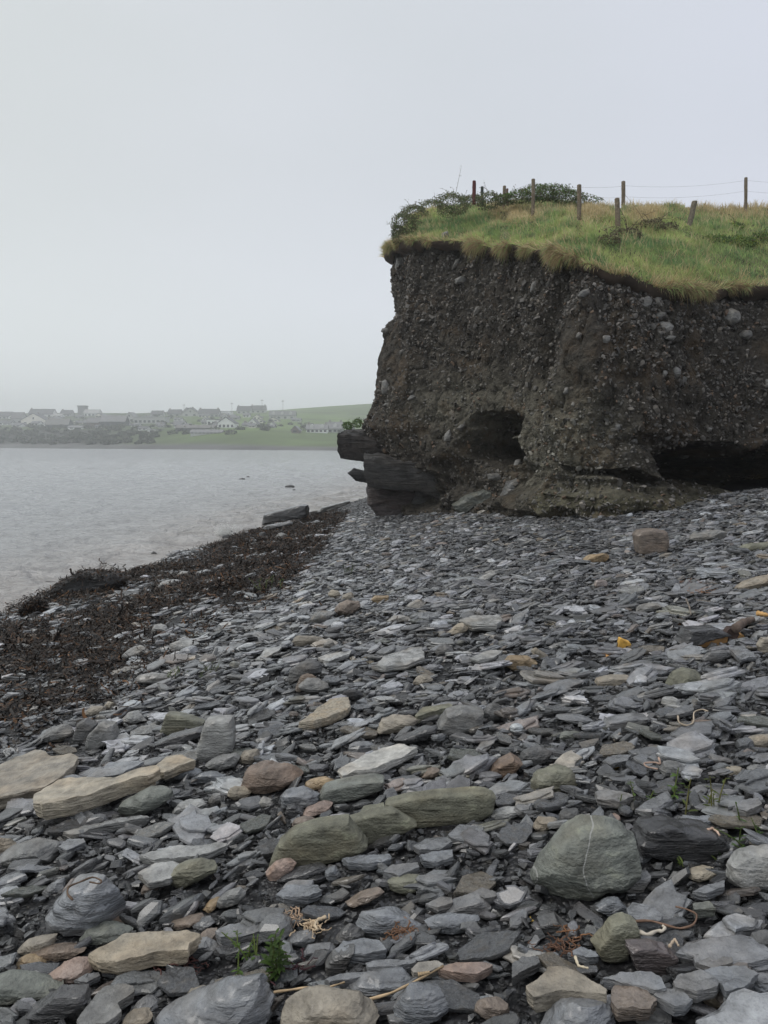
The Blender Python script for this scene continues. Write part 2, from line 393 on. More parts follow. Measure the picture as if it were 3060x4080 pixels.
bvh_cliff = BVHTree.FromPolygons([tuple(v) for v in CL.reshape(-1, 3)], [tuple(f) for f in grid_faces(NR, len(ss))[:, ::-1]])
def hit(bvh, px, py):
    d = Vector(ray(px, py)).normalized()
    r = bvh.ray_cast(Vector((0, 0, CZ)), d, 3000)
    return r[0], r[1], r[3]

# ---- beach sheet
bx = np.concatenate([np.linspace(-60, -9, 40)[:-1], np.linspace(-9, 16, 420), np.linspace(16, 40, 20)[1:]])
by = np.concatenate([np.linspace(-6, 1.0, 15)[:-1], np.geomspace(1.0, 28, 420), np.linspace(28, 90, 30)[1:]])
BX, BY = np.meshgrid(bx, by)
BZ = T(BX, BY)
chip = fbm(np.stack([BX * 9, BY * 9, 0 * BX], -1), 3, 12)
BZ = BZ + 0.018 * chip
Mg, Ng, Lg, Pg = mat_base('wet_grit')
tcg = Ng.new('ShaderNodeTexCoord')
vg = Ng.new('ShaderNodeTexVoronoi'); vg.inputs['Scale'].default_value = 42; Lg.new(tcg.outputs['Object'], vg.inputs['Vector'])
vg2 = Ng.new('ShaderNodeTexVoronoi'); vg2.inputs['Scale'].default_value = 16; Lg.new(tcg.outputs['Object'], vg2.inputs['Vector'])
rg = Ng.new('ShaderNodeValToRGB'); rg.color_ramp.elements[0].color = (0.012, 0.012, 0.013, 1); rg.color_ramp.elements[1].color = (0.028, 0.028, 0.03, 1)  # wet grit, its colour also darkened to paint shade between the stones
sg = Ng.new('ShaderNodeSeparateColor'); Lg.new(vg.outputs['Color'], sg.inputs[0]); Lg.new(sg.outputs[0], rg.inputs['Fac'])
Lg.new(rg.outputs[0], Pg.inputs['Base Color']); Pg.inputs['Roughness'].default_value = 0.42
bgm = Ng.new('ShaderNodeBump'); bgm.inputs['Distance'].default_value = 0.02; bgm.inputs['Strength'].default_value = 1.0
mg = Ng.new('ShaderNodeMath'); mg.operation = 'MULTIPLY_ADD'; mg.inputs[1].default_value = 0.6
Lg.new(vg.outputs['Distance'], mg.inputs[0]); Lg.new(vg2.outputs['Distance'], mg.inputs[2]); bgm.invert = True
Lg.new(mg.outputs[0], bgm.inputs['Height']); Lg.new(bgm.outputs[0], Pg.inputs['Normal'])
beach = mk('beach', np.stack([BX, BY, BZ], -1), grid_faces(len(by), len(bx)), Mg, smooth=True)
tag(beach, 'sloping beach of wet slate grit', kind='structure')

# ------------------------------------------------------------------ traced stones
REG = {'A': (0, 2800, .6148), 'B': (1020, 2800, .6148), 'C': (2040, 2800, .6148), 'D': (0, 3440, .6148), 'E': (1020, 3440, .6148),
       'G': (2040, 3440, .6148), 'K': (1020, 2160, .6148), 'L': (2040, 2160, .6148), 'M': (0, 1850, .9042), 'R': (1300, 1400, .5425),
       'Q': (2160, 1400, .5425), 'U': (1300, 650, .5425), 'V': (2160, 650, .5425), 'P': (0, 0, 1.0)}
PAL = dict(slate=(.17, .175, .183), blue=(.18, .19, .205), pale=(.29, .29, .28), tan=(.265, .235, .19), buff=(.34, .30, .235), olive=(.17, .168, .125),
           ggreen=(.165, .175, .155), brown=(.18, .145, .118), rust=(.175, .13, .10), dark=(.055, .055, .058), black=(.03, .03, .032), ochre=(.30, .22, .13),
           pink=(.30, .225, .19), purple=(.11, .092, .092), grey=(.19, .19, .185), dgrey=(.10, .10, .10), yellow=(.5, .33, .1), white=(.45, .44, .41))
PALWORD = dict(slate='grey', blue='blue-grey', pale='pale grey', tan='tan', buff='buff', olive='olive', ggreen='greenish grey', brown='brown', rust='rusty brown',
               dark='dark', black='black', ochre='ochre', pink='pinkish', purple='purplish', grey='mid-grey', dgrey='dark grey', yellow='yellow', white='whitish')
exclude_poly, exclude_ell = [], []

def resample(P, n):
    P = np.asarray(P, float); Q = np.vstack([P, P[:1]])
    d = np.concatenate([[0], np.cumsum(np.linalg.norm(np.diff(Q, axis=0), axis=1))])
    t = np.linspace(0, d[-1], n, endpoint=False)
    return np.stack([np.interp(t, d, Q[:, k]) for k in range(Q.shape[1])], -1)
def chisel(V, seed, k=10, keep=0.86, flat=0.0):
    r = np.random.default_rng(seed); c = V.mean(0); D = V - c
    ext = D.std(0) + 1e-6
    for _ in range(k):
        n = r.normal(size=3); n /= np.linalg.norm(n)
        n = n / ext; n /= np.linalg.norm(n)
        pr = D @ n; lim = pr.max() * r.uniform(keep - 0.1, keep + 0.1)
        over = np.maximum(pr - lim, 0)
        D = D - over[:, None] * n * 0.93
    return D + c
def slab_mesh(P, thick, seed, n=84, rough=1.0, terr=1.0):
    P = resample(P, n); c = P.mean(0); size = np.linalg.norm(P - c, axis=1).mean()
    jit = fbm(np.stack([P[:, 0], P[:, 1], P[:, 2]], -1) * 3 / size + seed, 4, seed)
    P = P + (P - c) * (0.075 * jit * rough)[:, None]
    rings = []
    fr = [0.10, 0.22, 0.34, 0.46, 0.57, 0.67, 0.76, 0.84, 0.90, 0.95, 0.985]
    for f in fr: rings.append(c + (P - c) * f)
    e = min(thick * 0.12, size * 0.03)
    r0 = P.copy(); r0[:, 2] -= e; rings.append(r0)
    K = 9
    for k in range(1, K + 1):
        z = thick * k / K
        lay = vnoise(np.stack([P[:, 0] * 2 / size, P[:, 1] * 2 / size, 0 * P[:, 0] + k * 1.7], -1), seed + 5)
        q = c + (P - c) * (1 + 0.035 * lay - 0.10 * (k / K) ** 3 + 0.0)[:, None]; q[:, 2] = P[:, 2] - z * 1.0 - e
        rings.append(q)
    for f in (0.6, 0.25):
        q = c + (P - c) * f; q[:, 2] = P[:, 2] * (f) + (1 - f) * c[2] - thick - e; rings.append(q)
    V = np.vstack([c[None]] + rings + [c[None] - [0, 0, thick + e]])
    nr = len(rings)
    # displacement
    amp = min(0.055 * size, 0.25 * thick) * rough
    nq = fbm(V * 2.2 / size + seed * 3.1, 3, seed)
    ter = np.floor(nq * 5 + 0.5) / 5
    frr = np.concatenate([[0], np.repeat(np.concatenate([fr, np.ones(nr - len(fr))]), n), [1]])
    mask_top = np.concatenate([[1], np.repeat(np.concatenate([np.ones(len(fr)), np.zeros(nr - len(fr))]), n), [0]])
    V[:, 2] += mask_top * (amp * (0.9 * terr * ter + 0.7 * nq))
    V[n * len(fr) + 1:, 2] += 0
    side = (1 - mask_top)
    V[:, 2] += side * amp * 0.6 * vnoise(V * 1.5 / size + 9, seed + 2)
    V += (0.012 * size * fbm(V * 9 / size, 3, seed + 7))[:, None] * np.array([1, 1, .6])
    base = 1 + np.arange(nr)[:, None] * n
    q = grid_faces(nr, n, wrap=True) + 1
    i = np.arange(n); j = (i + 1) % n
    capt = np.stack([0 * i, 1 + i, 1 + j], -1)
    capb = np.stack([0 * i + len(V) - 1, 1 + (nr - 1) * n + j, 1 + (nr - 1) * n + i], -1)
    A2 = 0.5 * np.sum(P[:, 0] * np.roll(P[:, 1], -1) - P[:, 1] * np.roll(P[:, 0], -1))
    if A2 > 0: q = q[:, ::-1]
    else: capt = capt[:, ::-1]; capb = capb[:, ::-1]
    return V, [q, capt, capb]
def boulder_mesh(P, depth, seed, p=2.6, n=84, rough=1.0, ch=9, keep=0.88, block=False):
    """P: outline on an upright plane (world coordinates)"""
    P = resample(P, n); c = P.mean(0)
    size = np.linalg.norm(P - c, axis=1).mean()
    K = 22; rings = []
    for k in range(1, K):
        a = -math.pi / 2 + math.pi * k / K
        t = math.sin(a); t = math.copysign(abs(t) ** (1.0), t)
        s = (1 - abs(t) ** p) ** (1 / p)
        q = c + (P - c) * s; q[:, 1] += t * depth; rings.append(q)
    V = np.vstack([c[None] - [0, depth, 0]] + rings + [c[None] + [0, depth, 0]])
    if block:
        V = chisel(V, seed, 5, 0.95)
    else:
        V = chisel(V, seed, ch, keep); V = chisel(V, seed + 51, 26, 0.93)
        V = V.mean(0) + (V - V.mean(0)) * 1.05
    D = V - V.mean(0); Dn = D / (np.linalg.norm(D, axis=1, keepdims=True) + 1e-6)
    sc_ = min(size, depth * 1.3)
    V = V + Dn * (0.11 * sc_ * rough * fbm(V * 1.6 / size + seed, 3, seed) + 0.06 * sc_ * rough * fbm(V * [5 / size, 5 / size, 10 / size], 4, seed + 3, .6))[:, None]
    nr = len(rings)
    q = grid_faces(nr, n, wrap=True) + 1
    i = np.arange(n); j = (i + 1) % n
    capt = np.stack([0 * i, 1 + i, 1 + j], -1); capb = np.stack([0 * i + len(V) - 1, 1 + (nr - 1) * n + j, 1 + (nr - 1) * n + i], -1)
    A2 = 0.5 * np.sum(P[:, 0] * np.roll(P[:, 2], -1) - P[:, 2] * np.roll(P[:, 0], -1))
    if A2 > 0: capt = capt[:, ::-1] ; capb = capb[:, ::-1]; q = q; 
    if A2 > 0:
        return V, [q, capt[:, ::-1], capb[:, ::-1]] if False else [q[:, ::-1], capt[:, ::-1], capb[:, ::-1]]
    return V, [q, capt, capb]

# kind (S slab lying flat / B boulder), region, height, thickness or depth factor, palette, material, short look, points
STONES = """
S A .10 .10 tan stone|broad flat tan slab with a broken yellow edge|-150,470 0,400 90,345 230,308 345,335 480,330 520,342 470,400 420,465 290,545 100,585 -150,650|tan slab at the left edge
S A .15 .085 buff stone|long wedge-shaped tan slab propped above a dark gap|200,645 225,590 380,500 560,485 740,478 880,430 985,405 1030,425 960,470 870,490 700,545 460,625 265,662|long tan slab
S A .10 .05 buff stone|curved tan slab touching the end of a longer one|1000,410 1080,345 1180,335 1265,375 1180,400 1060,450 1010,440|
B A 0 .5 pale stone!|upright pale squarish block of stone|1280,350 1290,260 1340,110 1400,95 1500,98 1522,180 1515,300 1450,345 1330,365|upright pale block
B A 0 .3 olive stone!|triangular brown-grey stone leaning on dark slate|1045,175 1085,65 1200,75 1325,125 1300,160 1150,200 1050,205|
B A 0 .3 dark slate!|dark tilted slate wedge|1012,260 1100,215 1310,160 1320,200 1100,290 1020,290|
B A 0 .4 pale stone|smooth pale grey hump|760,135 850,50 900,55 955,105 870,132|
B A 0 .5 grey stone!|angular grey block with a flat top|565,285 580,200 660,125 740,140 765,215 690,270 620,300|
B A 0 .5 dgrey stone!|dark grey square block|475,250 510,130 560,105 625,140 590,240 500,265|
B A 0 .4 grey stone|long grey hump beside the weed|215,260 330,165 410,145 480,175 470,205 300,250|
B A 0 .4 tan stone|small pale rounded stone|300,240 360,185 440,215 400,250|
B A 0 .5 tan stone|brown rounded cobble|1535,390 1580,315 1659,302 1700,330 1640,390 1560,400|
B A 0 .4 grey stone|low ribbed grey stone|1325,410 1380,360 1530,328 1555,350 1530,400 1420,440|
B A 0 .5 buff stone|smooth tan rounded cobble|1475,590 1500,550 1590,540 1628,575 1600,615 1520,628|
B A 0 .4 ggreen stone|smooth greenish oblong boulder|775,690 790,650 990,545 1120,540 1140,580 1000,690 900,720 800,725|
S A .06 .045 grey slate|long narrow grey slab|405,840 560,790 920,720 960,735 700,790 480,850|
S A .07 .03 blue slate|pointed blue-grey slate|550,480 720,385 900,372 930,385 800,450 640,485|
B A 0 .5 tan stone|tan round cobble cut by the left edge|-40,985 0,880 60,890 110,935 60,975|
B A 0 .5 grey stone|long grey ribbed boulder by the left edge|-20,1020 60,950 180,910 330,895 385,940 370,1000 200,1030|
S A .05 .03 slate slate|four-sided grey slate|380,930 440,882 545,880 555,900 430,955|
B A 0 .4 pale slate|low pale wedge|1105,705 1170,650 1340,630 1350,660 1200,720|
B A 0 .5 grey stone|knobbly small grey stone|1350,640 1375,590 1430,590 1450,620 1420,660 1380,670|
S A .07 .035 pale slate|long pale layered slab|900,985 1100,930 1470,905 1480,920 1300,985 1000,1015|
B A 0 .3 blue slate|rippled blue-grey slate|1235,500 1290,460 1380,450 1470,470 1420,510 1290,520|
B A 0 .3 blue slate|grey slate with wavy grain|1100,470 1150,430 1260,425 1320,450 1240,490 1130,495|
B D 0 .35 olive stone|smooth oval stone lying on edge|1065,110 1100,40 1180,0 1300,-20 1410,5 1390,60 1290,110 1110,165|
B B 0 .5 rust stone|large rust-brown cobble|-100,490 -40,430 100,385 230,390 315,440 250,500 150,560 0,575 -80,540|rust-brown cobble
B B 0 .4 ochre stone|orange-brown oblong stone|315,550 330,510 420,485 500,480 525,510 400,560 330,570|
B B 0 .3 ggreen stone!|long grey-green block with a cracked face|410,590 440,545 560,510 760,480 830,490 820,540 700,590 560,625 430,635|
S B .08 .04 white stone|long whitish slab with a rough top|530,430 700,335 820,290 960,268 1050,295 950,345 780,420 560,465|whitish slab
B B 0 .4 pink stone|smooth pinkish flat pebble tipped up|300,720 330,690 440,645 500,640 518,665 480,690 340,735|
B B 0 .4 brown stone|small tan block wedged under the pinkish pebble|235,810 240,765 330,735 400,770 330,820|
B B 0 .22 olive lichen!|left part of the cracked olive slab, veined with pale lichen|85,1045 150,900 240,820 400,770 600,745 660,830 725,910 700,940 560,985 380,1035 190,1050|cracked olive slab
B B 0 .2 olive lichen!|middle part of the cracked olive slab|560,762 800,692 920,682 1045,780 960,830 880,862 760,912 640,908|
B B 0 .16 olive lichen!|long right part of the cracked olive slab|830,690 840,640 990,600 1200,575 1480,560 1550,590 1530,700 1440,750 1200,775 1010,795 900,710|
S B .12 .05 olive lichen|flat olive piece behind the cracked slab|650,740 700,665 830,645 830,695 760,715|
B B 0 .5 grey stone!|squarish grey block with a broken face|1175,150 1230,60 1330,30 1470,50 1460,120 1380,170 1230,190|
B B 0 .5 dgrey stone|dark lumpy rounded boulder|1470,110 1480,20 1560,-10 1620,30 1600,100 1500,130|
B B 0 .4 tan stone|brown-grey humped stone|765,190 800,120 900,90 1080,100 1000,140 850,195|
S B .09 .05 buff speckle|rough speckled buff slab|280,130 420,20 480,-30 600,-40 610,20 560,60 360,125|speckled buff slab
B B 0 .4 pale stone|smooth pale cobble against a speckled slab|365,150 400,90 560,55 585,85 460,145|
S B .07 .04 olive lichen|flat yellow-green slab|1030,80 1080,30 1250,0 1280,20 1100,70 1040,95|
B B 0 .5 rust stone!|rust-brown boulder with a blocky face|1495,470 1540,400 1659,340 1720,380 1650,460 1520,480|
B B 0 .5 dgrey stone|dark rounded pebble|925,440 960,405 1050,430 1060,465 940,475|
B B 0 .5 rust stone|small brick-brown stone|675,470 690,435 750,435 770,470 720,480|
B B 0 .5 brown stone|tan-pink angular pebble|1060,490 1110,440 1160,420 1210,440 1140,490|
B B 0 .4 blue slate|rippled blue-grey boulder|130,650 200,570 330,560 430,600 420,650 200,690|
B B 0 .4 dark slate!|dark angular chunk|190,750 200,670 250,660 310,700 300,745|
B B 0 .5 pale stone|blocky pale pebble|15,640 30,610 120,640 110,680 30,675|
B B 0 .5 pink speckle|pale pinkish pitted boulder|80,1140 70,1090 130,1035 260,1000 270,1040 200,1110 140,1150|
S B .05 .03 slate slate|ridged grey slate|1020,925 1100,880 1240,865 1270,900 1200,945 1060,950|
S B .05 .03 blue slate|broad flat blue-grey slate|1060,990 1120,970 1270,950 1280,1000 1180,1030 1080,1020|
B B 0 .35 pale slate|long pale grey slab lying half buried|1520,720 1580,690 1700,680 1720,720 1640,750 1540,755|
S B .05 .03 blue slate|long blue-grey slate|560,1010 650,990 870,975 880,1010 760,1040 600,1035|
B B 0 .3 dark slate|dark slate ridge lying flat|890,245 1000,200 1090,160 1190,140 1180,190 1080,240 950,270|
S B .05 .03 slate slate|dark-edged slate|1240,850 1320,790 1480,795 1470,830 1350,890 1260,870|
B C 0 .5 ggreen veined|huge green-grey boulder crossed by white veins|140,1130 200,1000 300,880 420,780 520,740 640,760 800,830 830,900 870,1041 800,1110 700,1160 520,1180 380,1240 270,1220 150,1180|huge green-grey boulder
B C 0 .35 black slate!|black layered slate block with split edges|795,870 850,780 1000,755 1100,790 1300,820 1385,880 1350,960 1180,1015 1000,990 820,940|black layered block
B C 0 .5 pale stone|smooth pale boulder cut by the right edge|1350,1140 1400,1030 1520,960 1640,940 1760,980 1760,1190 1560,1215 1420,1190|pale boulder at the right edge
B C 0 .5 olive stone|rounded olive-brown boulder|115,510 170,450 290,415 370,430 415,490 410,540 240,560 130,570|olive-brown boulder
B C 0 .5 dgrey stone|dark grey squat cobble|55,340 90,290 200,285 250,320 220,380 110,405 60,390|
B C 0 .5 grey stone|rounded grey cobble above green shoots|950,430 990,385 1070,375 1120,420 1110,480 980,490|
B C 0 .5 rust stone|terracotta rounded cobble|1150,160 1180,120 1290,112 1320,140 1290,185 1180,190|terracotta cobble
B C 0 .4 ochre stone|orange-brown wedge|1035,235 1060,200 1140,165 1145,190 1080,250 1040,255|
B C 0 .35 slate slate!|long flat-topped grey slate|570,150 620,110 780,75 870,85 850,130 720,180 580,175|
B C 0 .35 slate slate|long humped grey slate|285,90 360,70 480,90 550,110 520,140 380,130|
B C 0 .4 ggreen stone|small greenish oblong stone|300,220 330,190 440,185 450,210 400,240 310,240|
B C 0 .5 grey stone|peaked grey cobble|1160,300 1220,250 1300,240 1305,280 1220,330 1170,325|
B C 0 .4 tan speckle|tan pitted stone cut by the right edge|1505,270 1560,230 1659,200 1720,210 1700,280 1560,290|
B C 0 .5 grey stone|angular grey stone near the right edge|1530,430 1580,400 1659,420 1700,440 1680,480 1560,510|
B C 0 .4 tan stone|pale tan flat stone|135,800 180,745 270,740 300,775 170,835|
B C 0 .5 dgrey stone|dark-bottomed grey cobble|295,740 330,690 430,690 445,740 380,785 310,770|
B C 0 .4 slate slate|flat grey block|0,700 30,665 130,665 140,710 60,740|
B C 0 .35 buff stone|cream flat stone|1360,455 1400,420 1490,415 1490,450 1400,470|
B C 0 .35 slate slate|dark grey mound of slate|1265,360 1290,330 1440,370 1370,395 1280,385|
S C .06 .035 slate slate|flat slate with a dark front edge|535,575 600,558 740,580 800,600 700,640 550,620|
B C 0 .5 pink stone|pinkish wedge pebble|630,755 670,725 705,735 690,775|
S C .05 .03 blue slate|blue-grey slate above the black block|1060,770 1100,730 1280,730 1320,760 1200,790|
S C .05 .03 slate slate|broad grey slate near the right edge|1430,680 1490,630 1600,610 1620,660 1520,700|
S C .05 .025 slate slate|flat grey slate|990,80 1080,30 1170,5 1180,45 1060,80|
S C .05 .025 slate slate|thin grey slate|585,370 650,340 770,335 750,370 640,395|
B D 0 .5 blue slate|large rounded blue-grey boulder with dried weed on top|335,360 350,310 400,220 470,130 600,75 680,70 740,110 835,205 835,270 790,350 690,390 580,425 460,440 340,400|large blue-grey boulder
S D .10 .05 buff stone|long buff slab with an orange patch|565,585 640,540 800,460 960,440 1200,432 1310,460 1225,520 1230,560 1100,570 1000,570 920,600 760,635 620,620|long buff slab
B D 0 .3 dark stone|dark stone under the end of the buff slab|990,650 1000,590 1080,560 1200,565 1220,610 1150,650|
B D 0 .4 brown stone!|small brown block|1285,480 1330,450 1400,445 1410,480 1390,515 1320,505|
B D 0 .3 slate slate!|pointed grey slate with a dark front|1215,580 1230,530 1330,505 1440,545 1400,575 1290,590|
B D 0 .4 pink stone|pinkish-brown angular boulder|275,750 380,670 450,645 600,630 625,680 560,720 480,790 370,770|pinkish-brown boulder
B D 0 .35 ggreen lichen|flat greenish slab cut by the left edge|-60,900 -60,760 0,725 130,735 440,800 280,840 150,880|
B D 0 .35 dark slate!|black-sided slate with a lighter top|180,960 380,830 560,820 585,870 500,930 350,1020 260,1000|
S D .05 .035 grey stone|broad brown-grey rounded slab|490,1010 600,880 660,800 760,770 860,790 875,830 760,900 790,960 680,1041 530,1050|brown-grey rounded slab
B D 0 .5 tan stone|tan cobble at the bottom edge|780,1030 850,975 950,962 1000,985 900,1051 800,1070|
B D 0 .42 blue slate|very large blue-grey slab rising from the bottom edge|950,1120 1000,1030 1150,930 1400,820 1600,730 1720,700 1775,750 1785,850 1700,1000 1660,1120 1300,1180|large blue-grey slab at the bottom edge
B D 0 .4 dark slate!|dark square block near the left edge|50,45 70,5 250,-10 265,40 160,95 70,90|
S D .07 .03 pale slate|pale grey slate with a rusty patch|890,60 1000,0 1120,-20 1200,20 1100,100 960,120|
B D 0 .5 brown stone|brown-grey cobble|910,190 930,140 1000,108 1035,130 1020,170 950,195|
B D 0 .35 brown stone|flat brownish stone|1090,400 1120,375 1310,340 1320,370 1180,420|
B D 0 .35 slate slate|dark-fronted slate|1235,410 1270,375 1390,350 1400,385 1330,430 1250,430|
B D 0 .4 grey stone|smooth grey lozenge|1390,260 1440,200 1560,155 1610,180 1560,240 1460,295 1400,290|
B D 0 .4 ochre stone|ochre pebble|1310,300 1350,260 1420,225 1400,290 1350,315|
S D .06 .04 slate slate|broad dark slate|1400,440 1480,395 1659,370 1700,430 1560,475 1430,480|
B D 0 .4 ggreen stone|long split grey-green stone|520,500 540,440 620,415 800,410 850,450 760,470 560,520|
B D 0 .4 ochre stone|oblong ochre-patched stone|105,620 150,610 290,620 305,655 230,680 120,665|
B D 0 .3 brown stone|flat brown stone|200,590 330,545 500,525 550,560 420,610 300,620|
B D 0 .35 tan stone|tan stone with brown stains|105,560 170,510 250,485 370,470 375,510 260,550 150,585|
B D 0 .4 slate slate|smooth grey slate hump|270,190 330,130 400,97 440,120 430,165 350,190|
B D 0 .4 rust stone|reddish pebble|720,400 740,360 830,360 865,395 810,420|
S D .04 .02 slate slate|thin oval slate|655,700 700,670 800,650 830,665 740,710|
B D 0 .4 slate slate|smooth grey slate pebble|860,940 900,885 1000,880 1045,920 960,955|
S D .05 .02 slate slate|thin slate leaning on brown stone|480,760 560,715 640,705 650,725 560,770|
B D 0 .35 tan stone|tan stone by the bottom slab|1190,870 1230,830 1370,820 1380,845 1260,900|
B D 0 .3 slate slate|pale slate in dark grit|925,830 960,800 1050,795 1075,820 1000,850|
B E 0 .45 tan stone|big tan boulder cut by the bottom edge|165,1080 210,930 290,860 420,830 570,825 660,850 690,910 785,970 720,1080 600,1130 300,1140|big tan boulder
B E 0 .4 blue slate|large blue-grey slate boulder|860,990 900,900 980,820 1150,805 1260,850 1285,910 1240,980 1080,1045 900,1045|blue-grey slate boulder
B E 0 .35 blue slate|broad wavy blue-grey slate|660,380 720,310 900,298 980,340 1095,390 1090,420 900,435 760,445 680,420|wavy blue-grey slate
B E 0 .3 blue slate|long blue-grey slate lying flat|1090,380 1200,345 1430,335 1450,360 1380,420 1200,445 1100,425|
B E 0 .35 slate slate!|layered grey block|1200,320 1280,260 1450,215 1520,260 1500,320 1350,335 1220,338|
B E 0 .35 olive stone|smooth olive-grey oblong stone|860,110 1000,85 1090,85 1110,140 1000,190 880,180|
S E .06 .03 blue slate|pale blue-grey rounded slate|130,200 200,140 400,135 430,180 350,215 180,218|
B E 0 .3 slate slate|long oval slate|135,280 200,225 330,210 360,240 280,290 150,297|
B E 0 .3 brown slate|brown-and-black thin wedge|555,268 680,200 820,165 835,185 700,245 580,280|
B E 0 .35 dgrey slate|dark triangular slate|500,520 560,430 640,395 700,440 700,480 560,520|
S E .06 .035 blue slate|flat blue-grey slate under a dark one|510,560 560,505 700,480 800,495 850,560 700,590 520,580|
B E 0 .2 dgrey slate!|dark slate standing on edge|450,650 500,580 640,545 600,620 580,685 460,700|
S E .05 .03 slate slate|long thin grey slate|710,640 800,620 1030,620 1040,640 900,670 720,670|
S E .05 .025 pale slate|smooth pale slate|1005,680 1050,640 1180,630 1220,655 1120,700 1020,705|
S E .05 .03 pink slate|pinkish flat slate|1175,680 1290,640 1500,640 1540,660 1430,715 1300,705|
B E 0 .35 blue slate|glossy blue-grey slate with a stick across|570,800 720,730 880,700 1050,710 1000,770 850,830 700,850 650,820|
S E .05 .03 slate slate|grey slate with a pointed tip|445,750 540,715 740,695 760,705 640,745 480,765|
B E 0 .4 brown stone|dark brown angular stone|1410,960 1470,880 1620,900 1640,970 1500,1010|
B E 0 .3 slate slate|dark slate beneath a bleached root|285,590 330,545 500,525 505,560 400,600|
B E 0 .35 slate slate|grey slate by the bleached weed|195,500 260,455 330,440 400,470 330,530|
S E .05 .025 slate slate|oval grey slate|1100,260 1200,215 1270,220 1280,250 1180,285|
S E .05 .025 blue slate|blue-grey five-sided slate|1400,190 1460,155 1550,180 1560,210 1480,225|
S E .06 .03 slate slate|angular slate|820,50 880,10 1050,-10 1060,20 930,75|
B E 0 .3 dark slate|long dark slate ridge|135,105 200,60 440,0 460,20 300,95 150,118|
B E 0 .25 blue slate|bluish notched slate|445,100 450,30 500,10 560,80 500,112|
B G 0 .45 olive stone!|leaning olive-grey block|520,530 600,440 640,380 730,350 800,370 820,440 740,520 740,580 650,610 570,600|leaning olive-grey block
B G 0 .3 purple slate!|purplish-brown slab with cracks|740,520 900,515 1000,545 1065,590 1060,660 960,710 820,700 770,600|purplish-brown slab
S G .09 .05 tan stone|tan-grey pointed slab|95,790 200,720 230,668 350,665 470,720 620,820 610,845 330,820 140,860 105,830|tan-grey pointed slab
B G 0 .45 blue slate|blue-grey slab cut by the bottom edge|160,1060 300,930 430,895 590,895 640,980 690,1080 600,1140 200,1140|
S G .07 .04 brown slate|brown-stained slate|640,890 650,790 720,770 860,810 940,880 900,935 680,940|
S G .08 .03 blue slate|flat blue-grey slate|590,740 700,705 900,700 960,730 1000,800 930,820 840,790 700,770|
S G .07 .03 blue slate|ragged blue-grey slate|920,850 950,810 1080,810 1170,880 1130,920 1050,925|
S G .08 .035 slate slate|layered oval slate|1040,770 1080,720 1230,690 1360,750 1330,800 1200,830 1060,800|
S G .08 .03 blue slate|smooth blue-grey kite-shaped slate|1240,690 1350,665 1500,665 1600,710 1520,790 1380,830 1350,770|
B G 0 .5 tan stone|small round tan cobble|1228,840 1260,805 1320,805 1365,850 1360,910 1280,918 1235,890|
S G .05 .03 slate slate|grey slate beside a round cobble|1370,870 1400,840 1540,840 1570,870 1520,920 1390,905|
B G 0 .35 blue slate|blue-grey slate cut by the right edge|1520,820 1560,750 1659,720 1720,760 1720,870 1620,870|
B G 0 .5 dgrey stone|dark rounded boulder cut by the right edge|1505,540 1560,470 1659,450 1740,480 1740,640 1600,600|
S G .07 .04 slate slate|broad grey slate with rippled top|740,290 780,250 900,270 980,330 960,370 820,370 760,335|
B G 0 .35 blue slate|dark blue-grey rounded slate|505,290 600,240 700,235 740,270 730,320 640,332|
B G 0 .3 slate slate!|wedge-shaped grey slate|720,160 800,75 890,65 850,140 820,182|
B G 0 .2 dgrey slate!|dark triangular slate leaning on the huge boulder|520,110 640,70 720,55 715,130 640,178|
B G 0 .4 buff stone|smooth ochre oval pebble|1140,85 1160,50 1270,28 1325,50 1270,85 1190,102|
S G .05 .03 ggreen slate|squarish grey-green slate|1170,260 1280,240 1320,290 1180,300|
B G 0 .4 dgrey stone|dark small rounded stone|985,330 1040,285 1110,320 1100,375 1000,378|
B G 0 .4 dgrey slate!|dark block of slate|170,370 290,345 330,400 260,450 190,430|
S G .05 .025 blue slate|thin curved slate|360,580 450,540 540,570 565,600 500,610|
B G 0 .3 grey stone|long grey stone near the bottom edge|785,990 830,940 1030,980 1020,1030 920,1040 800,1010|
S G .06 .025 slate slate|narrow slate pointing up the beach|1165,185 1250,140 1380,112 1380,150 1260,195|
S G .06 .03 slate slate|smooth elongated slate|1190,640 1300,600 1430,600 1430,640 1300,680|
S G .06 .03 dgrey slate|dark broad slate|0,650 70,605 170,600 180,640 60,700 0,740|
B G 0 .3 blue slate|small blue-grey slate|1290,560 1350,515 1420,525 1410,570 1340,592|
B K 0 .45 dgrey stone|large rounded dark grey boulder|200,900 230,810 340,760 400,755 450,800 430,850 300,900 240,930|dark grey rounded boulder
B K 0 .35 brown stone|brown stone in front of a dark boulder|250,960 270,880 330,840 410,870 380,920 280,970|
B K 0 .45 grey stone|grey boulder with pale facets|275,930 310,890 390,883 480,930 440,970 340,990|
B K 0 .4 black stone|small black rounded stone|555,1000 570,965 650,955 700,990 680,1030|
B K 0 .5 brown stone|striped brown boulder|500,450 540,400 600,375 660,380 685,420 640,460 560,480|striped brown boulder
B K 0 .4 tan stone|pale stone peeping over the striped boulder|545,385 570,335 620,322 645,360 600,388|
B K 0 .4 grey speckle|speckled grey boulder|345,510 380,460 460,440 510,460 470,510 370,530|
B K 0 .4 buff stone|buff angular stone|455,340 490,308 540,320 545,345 500,370|
B K 0 .4 ochre stone!|ochre flat block|745,370 770,350 860,350 860,380 780,397|
B K 0 .35 pale stone|peaked pale stone|850,515 900,475 970,475 1000,500 900,522|
B K 0 .45 buff stone|buff faceted boulder|1225,600 1290,540 1350,515 1390,560 1330,600 1260,612|
